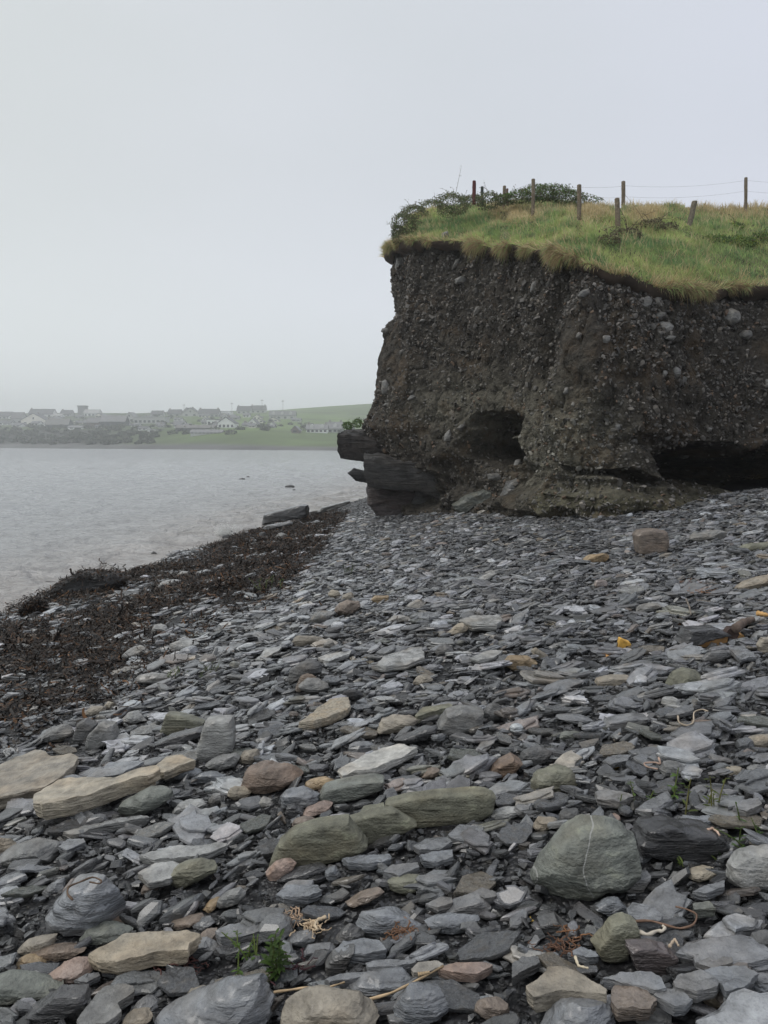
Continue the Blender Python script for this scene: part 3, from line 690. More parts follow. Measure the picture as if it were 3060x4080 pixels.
S K .09 .04 pale slate|large pale slab carrying an ochre stone|750,800 850,730 1000,680 1080,680 1095,750 980,790 850,810|large pale slab
B K .06 .4 ochre stone|ochre stone resting on a pale slab|935,745 980,700 1050,695 1055,730 980,755|
B K 0 .5 dgrey stone|dark grey faceted cobble|1155,710 1200,665 1260,668 1290,710 1240,745 1170,745|
B K 0 .5 tan stone|brown-grey egg-shaped cobble|1015,910 1050,870 1110,850 1150,890 1080,920 1020,927|
S K .06 .03 pale slate|long thin pale slate|400,750 480,720 620,700 600,730 470,770|
B K 0 .3 tan stone|low broad brown-grey stone|235,650 260,610 400,610 440,630 340,665 250,672|
B K 0 .35 dark stone|dark rounded low stone|425,600 460,560 560,545 540,580 440,615|
S K .10 .06 pale slate|flat grey slab with a shaded end|1320,500 1400,475 1580,470 1600,500 1560,530 1400,530|
S K .06 .03 pale slate|smooth pale slate|1380,750 1500,700 1600,700 1560,740 1440,765|
B K 0 .3 dark slate|dark flat pebble|1030,210 1050,185 1120,195 1115,222|
B K 0 .3 pale slate|pale slate slanting up to the right|1400,280 1450,230 1540,185 1570,200 1480,265|
B K 0 .5 grey stone|pale squarish pebble|430,685 450,645 500,640 515,670 470,702|
S K .05 .03 slate slate|grooved slate|1040,485 1060,450 1180,450 1200,475 1120,495|
S K .05 .03 pale slate|pale rough slab at the left|0,760 60,690 170,675 150,700 40,760|
B L 0 .35 ochre lichen|yellowish lichened slab|460,115 500,85 600,68 635,90 600,130 490,137|
B P 0 .5 brown stone!|cube-shaped rock with a rusty side|2527,2130 2545,2112 2600,2105 2650,2115 2658,2140 2655,2200 2600,2214 2540,2205|cube-shaped rock
B L 0 .45 olive lichen|yellow-olive mound of stone|1000,930 1050,850 1130,815 1200,840 1280,910 1200,930 1080,938|yellow-olive mound
B L 0 .35 tan stone!|long tan block|540,928 550,890 640,870 760,870 780,890 640,922|
S L .05 .03 pale slate|round-cornered pale slate|690,312 740,280 850,280 855,310 780,332|
B L 0 .35 grey stone|grey slab split by a pale line|800,460 830,405 940,390 965,415 900,455|
B L 0 .35 dark slate!|dark slab over a piece of orange timber|1070,640 1110,560 1300,545 1400,590 1250,630 1190,655 1100,690|dark slab over orange timber
B L 0 .3 tan stone|long pale brown slab at the right edge|1430,312 1500,260 1659,210 1720,230 1620,290 1480,318|
B L 0 .4 ochre stone!|ochre-brown block|-60,790 -20,745 100,740 160,775 120,810 0,822|
B L 0 .35 tan speckle|mottled stubby stone|120,705 150,680 240,740 230,767 160,758|
B L 0 .5 tan stone!|tan block cut by the right edge|1590,670 1620,620 1700,620 1700,720 1610,728|
B L 0 .35 olive lichen|yellow-green slab at the right edge|1465,45 1510,10 1659,0 1720,10 1700,50 1500,67|
B P 0 .3 grey stone|long pale block with rounded ends|2735,2150 2745,2128 2860,2112 2890,2120 2880,2145 2760,2162|
B L 0 .3 dgrey slate|dark arched slate|1210,780 1280,710 1400,700 1400,740 1290,800|
B L 0 .35 blue slate|blue-grey slate below the yellow mound|920,1005 1000,950 1150,915 1190,960 1080,1000 960,1012|
S L .06 .03 slate slate|broad flat slate|1400,680 1500,670 1590,740 1480,760|
B L 0 .4 dgrey slate|dark humped slate|840,875 900,830 960,850 960,880 870,903|
B M 0 .45 pale stone|pale peaked boulder at the edge of the weed|530,850 570,815 625,795 660,825 600,852 545,857|pale peaked boulder
B M 0 .4 pale stone|pale spotted boulder|740,822 760,785 810,770 890,790 850,822|
B M 0 .45 pale stone|small white-grey boulder alone in the weed|660,747 680,710 720,702 745,735 700,748|
B M 0 .3 grey slate|flat grey slab beside green weeds|590,965 600,935 690,920 760,930 750,960 660,972|
B M 0 .3 pale slate|flat pale slab on the seaweed|685,547 720,515 790,505 800,515 740,542|
B M 0 .4 pale stone|pale rounded stone above a flat slab|770,497 800,470 835,475 825,497|
B M 0 .35 dark slate!|dark slanting block by the water|1155,262 1165,220 1340,175 1355,180 1355,228 1240,252|dark slanting block by the water
B M 0 .25 slate slate|slate lying at the foot of the dark block|1140,290 1180,268 1290,250 1285,265 1180,292|
B M 0 .4 black stone!|low weed-covered rock at the water's edge|230,562 300,505 370,470 430,480 500,475 550,500 530,535 400,555 300,567|weed-covered rock
B M .12 .4 tan stone|pale pointed stone behind the weed-covered rock|435,478 450,445 480,445 505,475 470,482|
B M 0 .4 black stone|small weedy rock where the waves break|100,655 130,615 170,600 200,640 160,660|
B M 0 .4 dark stone|black stone by the splash|975,330 985,312 1010,310 1025,325 1000,334|
B M 0 .4 tan stone|yellowish stone on the lower shingle|365,1095 400,1070 460,1060 465,1090 400,1108|
B M 0 .4 pale stone|small white pebble by the weed|120,1100 140,1070 170,1068 160,1090|
B M 0 .4 buff stone|rounded buff pebble in front of the weed|455,1080 470,1045 505,1050 500,1075|
B M 0 .35 dgrey slate!|long dark slab leaning on the shore|1400,210 1420,190 1540,158 1545,170 1480,195 1410,215|
B M 0 .4 dgrey stone|dark rounded stone in grey gravel|1140,325 1145,300 1170,298 1175,320|
B M 0 .4 grey stone|grey rounded stone near the water|1210,325 1230,302 1265,305 1270,322 1230,330|
"""
landmarks, traced = [], []
def parse(line):
    a, look, pts, *lm = [s for s in line.split('|')] + ['']
    k, r, h, td, pal, mat = a.split()
    global BLOCK
    BLOCK = mat.endswith('!'); mat = mat.rstrip('!')
    ox, oy, s = REG[r]
    pts = np.array([[float(c) for c in p.split(',')] for p in pts.split()])
    return k, float(h), float(td), pal, mat, look, pts * s + [ox, oy], lm[0]
for i, line in enumerate(STONES.strip().split('\n')):
    k, h, td, pal, mat, look, pts, lm = parse(line)
    c = np.array(PAL[pal]) * (0.92 + 0.16 * rng.random())
    if k == 'S':
        P = ground(pts[:, 0], pts[:, 1], h)
        V, Fc = slab_mesh(P, td, 100 + i, rough=1.0, terr=1.3 if mat == 'slate' else 0.8)
        exclude_poly.append(P[:, :2].copy()); kind = 'slab'
        loc = (*P.mean(0)[:2], P.mean(0)[2] - td)
    else:
        cxp = pts[:, 0].mean(); base = pts[:, 1].max()
        g = ground(cxp, base); wd = (pts[:, 0].max() - pts[:, 0].min()) / F * g[1]
        dep = max(td * wd * 0.62, 0.03)
        if (pts[:, 1].max() - pts[:, 1].min()) < 0.45 * (pts[:, 0].max() - pts[:, 0].min()): pw = 3.0
        else: pw = 2.6
        Y0 = g[1] + 0.45 * dep
        P = at_y(pts[:, 0], pts[:, 1], np.full(len(pts), Y0))
        V, Fc = boulder_mesh(P, dep, 200 + i, p=7.0 if BLOCK else pw, ch=12 if mat == 'slate' else 10, keep=0.86, block=BLOCK, rough=.7 if BLOCK else 1.0)
        if mat in ('slate',):      # cleavage ledges
            sz = wd * 0.5; q = fbm(V * [1.2 / sz, 1.2 / sz, 7 / sz], 2, i); V = V + (V - V.mean(0)) * (0.07 * np.round(q * 3) / 3)[:, None]
        exclude_ell.append((P[:, 0].mean(), Y0, wd * 0.5, dep)); kind = 'boulder' if wd > 0.3 else 'stone'
        loc = (P[:, 0].mean(), Y0, P[:, 2].min())
        kind = 'stone' if 'slat' in look and 'boulder' not in look else kind
    name = 'slab' if k == 'S' else kind
    o = mk(name, V, Fc, M[mat], smooth=True, loc=loc, sharp=26)
    o.color = (*c, 1)
    ctr = pts.mean(0)
    rec = dict(o=o, look=look, px=ctr, area=np.prod(pts.max(0) - pts.min(0)), lm=lm, cat='slab' if k == 'S' else ('boulder' if 'boulder' in look else 'stone'))
    traced.append(rec)
    if lm: landmarks.append((lm, ctr, o))

# ------------------------------------------------------------------ random slates and shingle
weed_px = np.array([(-900, 2560), (0, 2470), (110, 2415), (203, 2370), (461, 2288), (775, 2232), (885, 2158), (1051, 2094), (1291, 2039), (1370, 2040),
                    (1360, 2070), (1300, 2150), (1230, 2280), (1080, 2370), (930, 2420), (760, 2480), (640, 2540), (500, 2620), (450, 2740), (330, 2780), (170, 2850), (60, 2930), (-900, 3150)], float)
weed_poly = ground(weed_px[:, 0], weed_px[:, 1])[:, :2]
def excluded(x, y, shrink=0.85):
    m = np.zeros(x.shape, bool)
    for P in exclude_poly:
        c = P.mean(0); Q = c + (P - c) * shrink
        near = (np.abs(x - c[0]) < 1.2) & (np.abs(y - c[1]) < 1.2)
        if near.any():
            idx = np.where(near)[0]; m[idx] |= inpoly(x[idx], y[idx], Q)
    for ex, ey, a, b in exclude_ell:
        fr_ = .09 if shrink > 1 else .02
        m |= ((x - ex) / (a * shrink)) ** 2 + ((y - ey + fr_ * .7) / (b + fr_)) ** 2 < 1
    return m
def proto0(r):
    n = 6; a = np.sort(r.uniform(0, 2 * np.pi, n) * 0.35 + np.arange(n) * 2 * np.pi / n * 1.0); rad = r.uniform(0.75, 1.1, n)
    x, y = np.cos(a) * rad, np.sin(a) * rad * 0.65
    b = np.stack([x, y, -1 + 0 * x], -1); t = np.stack([x * 0.86, y * 0.86, 1 + r.uniform(-.3, .3, n)], -1)
    V = np.vstack([b, t]); i = np.arange(n); j = (i + 1) % n
    Fc = [np.stack([i, j, j + n], -1), np.stack([i, j + n, i + n], -1), np.array([[n, n + k, n + k + 1] for k in range(1, n - 1)])]
    return V, np.vstack(Fc)
def proto1(r, n=8):
    a = np.arange(n) * 2 * np.pi / n + r.uniform(-.28, .28, n); rad = r.uniform(0.62, 1.18, n)
    sup = 1.0 / (np.abs(np.cos(a)) ** 3 + np.abs(np.sin(a)) ** 3) ** (1 / 3)
    x, y = np.cos(a) * rad * sup, np.sin(a) * rad * sup * r.uniform(.34, .66)
    sk = r.uniform(-.3, .3); x = x + sk * y
    lv = [(0.9, -1), (1.0, -0.2), (0.96, 0.55), (0.78, 0.95)]
    rings = [np.stack([x * f, y * f, z + r.uniform(-.12, .12, n)], -1) for f, z in lv]
    V = np.vstack(rings + [[[r.uniform(-.2, .2), r.uniform(-.15, .15), 1.0 + r.uniform(-.15, .25)]]])
    i = np.arange(n); j = (i + 1) % n; Fc = []
    for k in range(3): Fc += [np.stack([k * n + i, k * n + j, (k + 1) * n + j], -1), np.stack([k * n + i, (k + 1) * n + j, (k + 1) * n + i], -1)]
    Fc.append(np.stack([3 * n + i, 3 * n + j, 0 * i + 4 * n], -1))
    return V, np.vstack(Fc)
def proto2(r):
    V1, F1 = proto1(r, 13); V1 = V1 * [1, 1, 0.6] - [0, 0, 0.35]
    V2, F2 = proto1(r, 11); V2 = V2 * [r.uniform(.7, .92), r.uniform(.7, .95), 0.45] + [r.uniform(-.15, .15), r.uniform(-.1, .1), 0.55]
    V1[:, 2] += V1[:, 0] * r.uniform(-.2, .2); V2[:, 2] += V2[:, 0] * r.uniform(-.3, .3)
    return np.vstack([V1, V2]), np.vstack([F1, F2 + len(V1)])
def round_proto(r):
    V, Fc = proto1(r, 9); 
    V = V / (np.linalg.norm(V, axis=1, keepdims=True) ** 0.8)
    return V, Fc
pr = np.random.default_rng(3)
PROT = {0: [proto0(pr) for _ in range(16)], 1: [proto1(pr) for _ in range(24)], 2: [proto2(pr) for _ in range(30)], 3: [round_proto(pr) for _ in range(8)]}
def rots(n, yaw, tiltx, tilty):
    cy_, sy_ = np.cos(yaw), np.sin(yaw)
    Rz = np.zeros((n, 3, 3)); Rz[:, 0, 0] = cy_; Rz[:, 0, 1] = -sy_; Rz[:, 1, 0] = sy_; Rz[:, 1, 1] = cy_; Rz[:, 2, 2] = 1
    cx_, sx_ = np.cos(tiltx), np.sin(tiltx)
    Rx = np.zeros((n, 3, 3)); Rx[:, 0, 0] = 1; Rx[:, 1, 1] = cx_; Rx[:, 1, 2] = -sx_; Rx[:, 2, 1] = sx_; Rx[:, 2, 2] = cx_
    c2, s2 = np.cos(tilty), np.sin(tilty)
    Ry = np.zeros((n, 3, 3)); Ry[:, 1, 1] = 1; Ry[:, 0, 0] = c2; Ry[:, 0, 2] = s2; Ry[:, 2, 0] = -s2; Ry[:, 2, 2] = c2
    return Ry @ Rx @ Rz
def scatter_mesh(pos, Rm, scl, prot, cols, r):
    which = r.integers(0, len(prot), len(pos)); Vs, Fs, Cs = [], [], []; o = 0
    for k, (pv, pf) in enumerate(prot):
        m = np.where(which == k)[0]
        if not len(m): continue
        v = np.einsum('nij,nvj->nvi', Rm[m], pv[None] * scl[m][:, None]) + pos[m][:, None]
        f = pf[None] + (np.arange(len(m)) * len(pv))[:, None, None] + o
        Vs.append(v.reshape(-1, 3)); Fs.append(f.reshape(-1, 3)); Cs.append(np.repeat(cols[m], len(pv), 0)); o += len(m) * len(pv)
    return np.vstack(Vs), np.vstack(Fs), np.vstack(Cs)
def stone_cols(n, r, warm=0.10):
    v = np.clip(r.lognormal(-0.2, 0.62, n), 0.15, 2.1)
    base = np.array([0.138, 0.142, 0.150]) * v[:, None]
    base *= 1 + r.uniform(-.022, .022, (n, 3))
    wm = r.random(n); wc = np.array([PAL[p] for p in ('tan', 'brown', 'pink', 'rust', 'olive', 'pale', 'pale', 'buff', 'grey', 'ochre')])
    pick = wc[r.integers(0, len(wc), n)] * .8; pick = (pick * .65 + pick.mean(1, keepdims=True) * .35) * r.uniform(0.6, 1.05, n)[:, None]
    return np.where((wm < warm)[:, None], pick, base)
def field(y0, y1, dens, r, margin=2.6):
    # uniform on the beach between two distances, a little wider than the view
    xm = 0.56 * y1 + margin
    n = int(dens * (y1 - y0) * 2 * xm)
    x = r.uniform(-xm, xm, n); y = r.uniform(y0, y1, n)
    ok = (np.abs(x) < 0.56 * y + margin) & (y < foot_y(x) + 0.1) & (x > -60)
    ok &= T(x, y) > 0.0
    x, y = x[ok], y[ok]
    return x, y

# prototypes for separate slates
sl_protos = []
for k in range(18):
    r = np.random.default_rng(500 + k); n = r.integers(5, 9)
    a = np.arange(n) * 2 * np.pi / n + r.uniform(-.3, .3, n); rad = r.uniform(.75, 1.1, n)
    P = np.stack([np.cos(a) * rad, np.sin(a) * rad * r.uniform(.42, .68), 0 * a], -1)
    V, Fc = slab_mesh(P, 0.17, 900 + k, n=56, terr=1.6)
    o = mk('flat_slate', V + [0, 0, .09], Fc, M['slate'], smooth=True, sharp=38, link=False)
    sl_protos.append(o)
r = np.random.default_rng(11)
loose = []
tries = 0
while len(loose) < 92 and tries < 6000:
    tries += 1
    py = r.uniform(2350, 4040); px = r.uniform(20, 3040)
    if py < 2900 and px < 700: continue
    g = ground(px, py)
    Lh = r.uniform(0.065, 0.11) * (1.0 + 0.03 * g[1])
    if excluded(np.array([g[0]]), np.array([g[1]]), 1.35)[0] or g[1] > foot_y(g[0]) - 0.6: continue
    if any(math.hypot(g[0] - q[0], g[1] - q[1]) < Lh + q[2] for q in loose): continue
    loose.append((g[0], g[1], Lh))
    src = sl_protos[len(loose) % len(sl_protos)]
    o = src.copy(); col.objects.link(o); o.name = 'flat_slate'
    o.location = (g[0], g[1], float(T(g[0], g[1])) + 0.028)
    sl = r.uniform(.85, 1.15)
    o.scale = (Lh * sl, Lh / sl, Lh * r.uniform(.8, 1.4))
    ti = r.normal(0, .10); tj = -math.atan(A_) + r.normal(0, .09)
    o.rotation_euler = (ti, tj, r.normal(0.15, 0.5) + (math.pi if r.random() < .5 else 0))
    pal = r.choice(['slate', 'blue', 'grey', 'dgrey', 'pale', 'slate', 'blue', 'tan', 'ggreen'])
    o.color = (*(np.array(PAL[pal]) * r.uniform(.8, 1.1)), 1)
    exclude_ell.append((g[0], g[1], Lh * .8, Lh * .4))
    shape = 'narrow' if Lh / sl < .08 else ('broad' if Lh > .115 else 'small')
    tilt = 'tipped' if abs(ti) > .12 else 'flat'
    traced.append(dict(o=o, look=f'{shape} {PALWORD[pal]} {tilt}-lying slate', px=np.array([px, py]), area=Lh * Lh * 1e6 / g[1] ** 2, lm='', cat='slate', loose=True))

# labels: the look of each stone and the landmark it lies by
def relation(px, own):
    best = min((l for l in landmarks if l[2] is not own), key=lambda l: math.hypot(l[1][0] - px[0], (l[1][1] - px[1]) * 1.4))
    dx, dy = px[0] - best[1][0], px[1] - best[1][1]
    if abs(dx) > 1.5 * abs(dy): w_ = 'right of' if dx > 0 else 'left of'
    else: w_ = 'in front of' if dy > 0 else 'behind'
    dist = math.hypot(dx, dy)
    return f"{w_} the {best[0]}", dist
from collections import defaultdict
seen = defaultdict(list)
for t in traced:
    rel, dist = relation(t['px'], t['o'])
    look = t['look']
    lab = look if (t['lm'] and len(look.split()) > 4) else f"{look}, {rel}"
    seen[lab].append((dist, t))
ordw = ['nearest', 'second', 'third', 'fourth', 'fifth', 'sixth', 'seventh', 'eighth', 'ninth', 'tenth']
for lab, lst in seen.items():
    lst.sort(key=lambda q: q[0])
    for k, (dist, t) in enumerate(lst):
        l2 = lab
        if len(lst) > 1: l2 = f"{ordw[k]} {lab}"
        l2 = ' '.join(l2.split()[:16])
        tag(t['o'], l2, t['cat'], 'loose slates and stones on the beach')

def shingle_layer(bands, prot_for, sizes, zoff, thick, tilt, seed, warm=0.1, shrink=0.85):
    Vs, Fs, Cs = [], [], []; o = 0
    r = np.random.default_rng(seed)
    for (y0, y1, dens) in bands:
        x, y = field(y0, y1, dens, r)
        m = ~excluded(x, y, shrink)
        w_ = inpoly(x, y, weed_poly); m &= ~(w_ & (r.random(len(x)) < (0.62 if prot_for == 2 else .7)))
        x, y = x[m], y[m]; n = len(x)
        Lh = r.uniform(*sizes, n) * np.clip(r.lognormal(0, .22, n), .6, 1.8)
        th = Lh * r.uniform(*thick, n)
        patch = fbm(np.stack([x * .5, y * .5, 0 * x], -1), 2, 77)
        z = T(x, y) + zoff[0] + (zoff[1] - zoff[0]) * r.random(n) + th * 0.5 + 0.01 * patch
        yaw = r.normal(0.12, 0.55, n) + np.where(r.random(n) < .5, math.pi, 0)
        Rm = rots(n, yaw, r.normal(0.03, tilt, n), -math.atan(A_) + r.normal(0.0, tilt, n))
        scl = np.stack([Lh, Lh * r.uniform(.75, 1.15, n), th], -1)
        rd = r.random(n) < 0.045
        cols = stone_cols(n, r, warm) * (.24 if prot_for == 0 else (.68 if prot_for == 1 else 1.38))  # gap shade painted in: lower layers darkened, top slates brightened for contrast
        for sel, pt, sq in ((~rd, PROT[prot_for], 1), (rd, PROT[3], 2.2)):
            if not sel.any(): continue
            s2 = scl[sel].copy()
            if sq > 1: s2[:, 0] *= .6; s2[:, 1] *= .62; s2[:, 2] = s2[:, 0] * .55
            V, Fc, Cc = scatter_mesh(np.stack([x, y, z], -1)[sel], Rm[sel], s2, pt, cols[sel], r)
            Vs.append(V); Fs.append(Fc + o); Cs.append(Cc); o += len(V)
    return np.vstack(Vs), np.vstack(Fs), np.vstack(Cs)
lay = [shingle_layer([(1.2, 5, 700), (5, 9, 300), (9, 15, 70)], 0, (.010, .026), (0, .012), (.2, .6), .4, 21, .08),
       shingle_layer([(1.2, 6, 210), (6, 12, 230), (12, 24, 150), (24, 38, 60)], 1, (.026, .06), (.004, .026), (.08, .26), .26, 22, .09),
       shingle_layer([(1.2, 7, 36), (7, 12, 30), (12, 24, 20)], 2, (.055, .125), (.014, .045), (.09, .22), .17, 23, .10, 1.05)]
names = ['fine_shingle', 'shingle', 'slate_shingle']
for (V, Fc, Cc), nm, lb in zip(lay, names, ['wet dark slate chips between the larger stones', 'small flat slates covering the beach', 'hand-sized flat slates overlapping across the beach']):
    print(nm, len(V))
    tag(mk(nm, V, Fc, M['shingle'], cols=Cc), lb, 'shingle', kind='stuff')

# ------------------------------------------------------------------ embedded stones in the cliff
gN = np.cross(np.gradient(CL, axis=1), np.gradient(CL, axis=0)); gN /= np.linalg.norm(gN, axis=2, keepdims=True) + 1e-9
r = np.random.default_rng(31)
def cliff_pts(n):
    ci = r.integers(40, len(ss) - 45, n); ri = r.integers(12, NR - 9, n)
    return ri, ci
ri, ci = cliff_pts(30000)
dens = 0.15 + 1.0 * (fbm(CL[ri, ci] * .8, 3, 7) + .25) + 0.5 * (CPY[ri, ci] < 1300)
k = r.random(len(ri)) < dens; ri, ci = ri[k], ci[k]
pos = CL[ri, ci]; nn = gN[ri, ci]
sgn = np.sign((nn * (np.array([0, 0, CZ]) - pos)).sum(1)); nn = nn * sgn[:, None]
n = len(pos)
Lh = np.clip(r.lognormal(-3.55, .42, n), .012, .10)
Rm = rots(n, r.uniform(0, 6.28, n), r.uniform(-1.5, 1.5, n), r.uniform(-1.5, 1.5, n))
cc = np.array([0.092, 0.085, 0.077]) * np.clip(r.lognormal(0, .4, n), .4, 2.4)[:, None]
bnd = band[ri, ci]; cc = cc * (1 + .5 * bnd[:, None] * np.array([1, 1.15, 1]))
wm = r.random(n) < .07; cc[wm] = np.array([.16, .11, .075]) * r.uniform(.6, 1.1, wm.sum())[:, None]
V, Fc, Cc = scatter_mesh(pos + nn * (Lh * .15)[:, None], Rm, np.stack([Lh, Lh * 1.05, Lh * .55], -1), PROT[1], cc, r)
tag(mk('embedded_gravel', V, Fc, M['pebble'], cols=Cc, parent=cliff), None, None, kind='stuff')
EMB = """U 915,790 950,705 985,700 960,760
U 950,850 1000,825 1035,850 1010,885 950,890
U 1080,1120 1095,1060 1135,1045 1140,1090
U 500,780 520,700 560,690 585,730 560,790
U 535,850 545,825 565,835 555,862
U 1495,950 1505,880 1545,860 1560,900 1530,960
U 680,1165 700,1145 740,1150 715,1170
U 400,1240 405,1215 450,1210 470,1240 440,1250
U 1040,690 1060,665 1085,680 1070,705
U 690,650 695,615 720,620 715,655
V 725,1060 745,990 775,975 810,1000 790,1050 755,1085
V 1305,1150 1330,1100 1390,1065 1450,1100 1450,1160 1400,1190 1340,1180
V 1440,1260 1470,1225 1520,1225 1545,1265 1510,1300 1460,1290
V 835,1220 850,1170 920,1165 960,1200 935,1250 860,1250
V 265,980 280,940 340,920 350,960 310,990
V 825,1130 850,1095 910,1095 900,1120 850,1150
V 430,1310 445,1265 500,1270 495,1310 465,1325
V 820,1000 840,980 880,995 860,1012
V 480,955 495,950 515,1010 500,1015
V 1150,1225 1160,1205 1190,1210 1185,1240
V 245,1280 265,1240 290,1250 280,1290
V 900,1290 930,1265 980,1275 960,1305
Q 955,190 960,130 990,110 1020,130 1010,190 980,200
Q 885,170 890,140 915,140 920,165 900,180
Q 1000,205 1040,180 1065,205 1040,228
Q 530,590 540,535 570,535 575,575
Q 150,320 165,270 190,260 185,310
Q 1210,590 1215,560 1245,560 1245,585
Q 1630,260 1635,210 1690,200 1690,290
Q 995,780 1040,755 1080,760 1060,790
Q 640,670 660,640 700,640 695,680
R 400,300 405,220 440,205 465,240 460,300 425,320
R 585,365 620,320 660,330 640,350
R 860,660 870,610 905,575 935,640 920,660
R 950,570 990,535 1030,540 990,590
R 530,0 570,-20 580,5 545,25
R 420,400 430,380 460,380 460,400
R 1190,940 1185,900 1320,890 1335,920 1260,950
R 1370,850 1390,800 1430,790 1430,850 1390,870"""
for i, line in enumerate(EMB.split('\n')):
    rr_, *pp = line.split(); ox, oy, s = REG[rr_]
    pts = np.array([[float(c) for c in p.split(',')] for p in pp]) * s + [ox, oy]
    c = pts.mean(0); h_ = hit(bvh_cliff, c[0], c[1])
    if h_[0] is None: continue
    Y = h_[0][1] - 0.03
    P = at_y(pts[:, 0], pts[:, 1], np.full(len(pts), Y))
    wd = np.ptp(P[:, 0]); V, Fc = boulder_mesh(P, max(.05, wd * .38), 700 + i, n=40, ch=8)
    o = mk('embedded_stone', V, Fc, M['veined'] if i == 11 else M['stone'], smooth=True, sharp=35, parent=cliff)
    v = [.13, .17, .15, .2, .12][i % 5]; o.color = (v, v * .98, v * .93, 1)

# rocks standing out of the foot of the cliff
def cliff_rock(reg, pts, Y, dep, pal, mat, label, cat='rock', seed=0, p=3.0, keep=.88):
    ox, oy, s = REG[reg]; pts = np.array(pts, float) * s + [ox, oy]
    if Y is None:
        c = pts.mean(0); h_ = hit(bvh_cliff, c[0], c[1]); Y = h_[0][1] + dep * .3
    P = at_y(pts[:, 0], pts[:, 1], np.full(len(pts), Y))
    V, Fc = boulder_mesh(P, dep, 1200 + seed, p=p + 2.5, n=120, ch=8, keep=keep, block=True)
    sz = np.ptp(P[:, 0]) * .5; q = fbm(V * [1.5 / sz, 1.5 / sz, 6 / sz], 3, seed); V = V + (V - V.mean(0)) * (0.05 * q)[:, None]
    o = mk('rock', V, Fc, M['dark_rock' if pal in ('dark', 'dgrey', 'purple') else mat], smooth=True, sharp=30, loc=(P[:, 0].mean(), Y, P[:, 2].min())); o.color = (*(np.array(PAL[pal]) * .7), 1)
    tag(o, label, cat); return o
Yc = FP[0, 1]
def cliff_slab(front, back, Yf, Yb, thick, c, label, cat, seed):
    P = []
    for pts, Y in ((front, Yf), (back, Yb)):
        q = np.array(pts, float) * .5425 + [1300, 1400]; P.append(at_y(q[:, 0], q[:, 1], np.full(len(q), Y)))
    P = np.vstack(P); V, Fc = slab_mesh(P, thick, seed, n=150, rough=1.0, terr=2.6)
    loc = (P[:, 0].mean(), P[:, 1].mean(), P[:, 2].mean() - thick)
    o = mk('rock', V, Fc, M['dark_rock'], smooth=True, sharp=30, loc=loc); o.color = (*c, 1); tag(o, label, cat)
cliff_slab([(78, 610), (180, 625), (330, 650), (480, 665)], [(560, 620), (430, 585), (260, 568), (140, 572)], Yc - .75, Yc + .7, .66, (.038, .034, .033),
           'dark square-ended rock ledge sticking out over the water from the cliff corner', 'rock', 61)
cliff_slab([(262, 790), (400, 800), (560, 812), (700, 815), (850, 870), (905, 930)], [(880, 800), (790, 735), (700, 690), (570, 650), (450, 652), (330, 712)], Yc - 1.7, Yc - .35, .78, (.055, .053, .052),
           'big dark slab-sided boulder with a crinkled top jutting from the cliff foot', 'boulder', 62)
cliff_rock('R', [(155, 890), (205, 860), (290, 880), (360, 905), (330, 970), (220, 950)], Yc - .5, .3, 'dark', 'slate', 'small pointed dark rock projecting over the sea under the ledge', seed=3)
cliff_rock('R', [(310, 960), (400, 930), (600, 980), (700, 1010), (700, 1120), (600, 1210), (560, 1225), (480, 1245), (430, 1240), (370, 1190), (295, 1110), (300, 1040)], Yc - .4, .55, 'purple', 'stone',
           'brown broken rock footing at the seaward corner of the cliff', seed=4)
cliff_rock('R', [(660, 1010), (880, 1010), (925, 1100), (900, 1190), (800, 1215), (650, 1225), (600, 1150)], Yc - .8, .45, 'dgrey', 'stone', 'grey rock footing below the big jutting boulder', seed=5)
cliff_rock('R', [(925, 1130), (1010, 1060), (1150, 1010), (1290, 1040), (1210, 1110), (1080, 1130), (1000, 1195), (950, 1175)], None, .4, 'ggreen', 'stone', 'greenish hollowed rock at the cliff foot beneath the cave', seed=6)
cliff_rock('R', [(1280, 1080), (1330, 960), (1440, 900), (1450, 1000), (1400, 1090)], None, .35, 'grey', 'stone', 'grey leaning slab of rock at the cliff foot under the cave', seed=7)
cliff_rock('Q', [(330, 1290), (420, 1235), (600, 1215), (780, 1215), (830, 1260), (900, 1290), (700, 1320), (660, 1370), (420, 1370), (300, 1340)], None, .5, 'grey', 'slate', 'low grey folded outcrop at the cliff foot behind the cube-shaped rock', 'outcrop', seed=8)
cliff_rock('Q', [(980, 1200), (1020, 1170), (1080, 1175), (1060, 1210), (1000, 1220)], None, .2, 'pale', 'stone', 'small pale stone on the slate pile by the right-hand undercut', 'stone', seed=9)

# ------------------------------------------------------------------ grassy bank on top
top = CL[-1]                                    # (cols, 3)
sky_px = np.array([1400, 1545, 1600, 1700, 1800, 1900, 2000, 2150, 2300, 2450, 2700, 3060, 4200], float)
sky_py = np.array([900, 900, 860, 835, 815, 800, 795, 790, 800, 806, 808, 812, 815], float)
tp, _ = project(top)
tsm = np.stack([np.convolve(np.pad(top[:, k], 8, mode='edge'), np.hanning(19)[1:-1] / np.hanning(19).sum(), 'valid') for k in range(2)], -1)
lipc = tsm + nrm * 0.30
inner = -nrm
front_w = sstep(s_corner - 3.5, s_corner + 4, ss)
depth = 3.0 + 4.0 * front_w
K = lipc + np.stack([inner[:, 0] * depth * (1 - front_w) + 0.25 * front_w * depth * (tang[:, 0] * 0), 0 * depth], -1)
K = np.stack([lipc[:, 0] + (1 - front_w) * 2.6 + front_w * lipc[:, 0] / lipc[:, 1] * depth, lipc[:, 1] + depth * (0.1 + 0.9 * front_w)], -1)
kp = 1530 + F * K[:, 0] / K[:, 1]
kz = at_y(kp, np.interp(kp, sky_px, sky_py), K[:, 1])[:, 2]
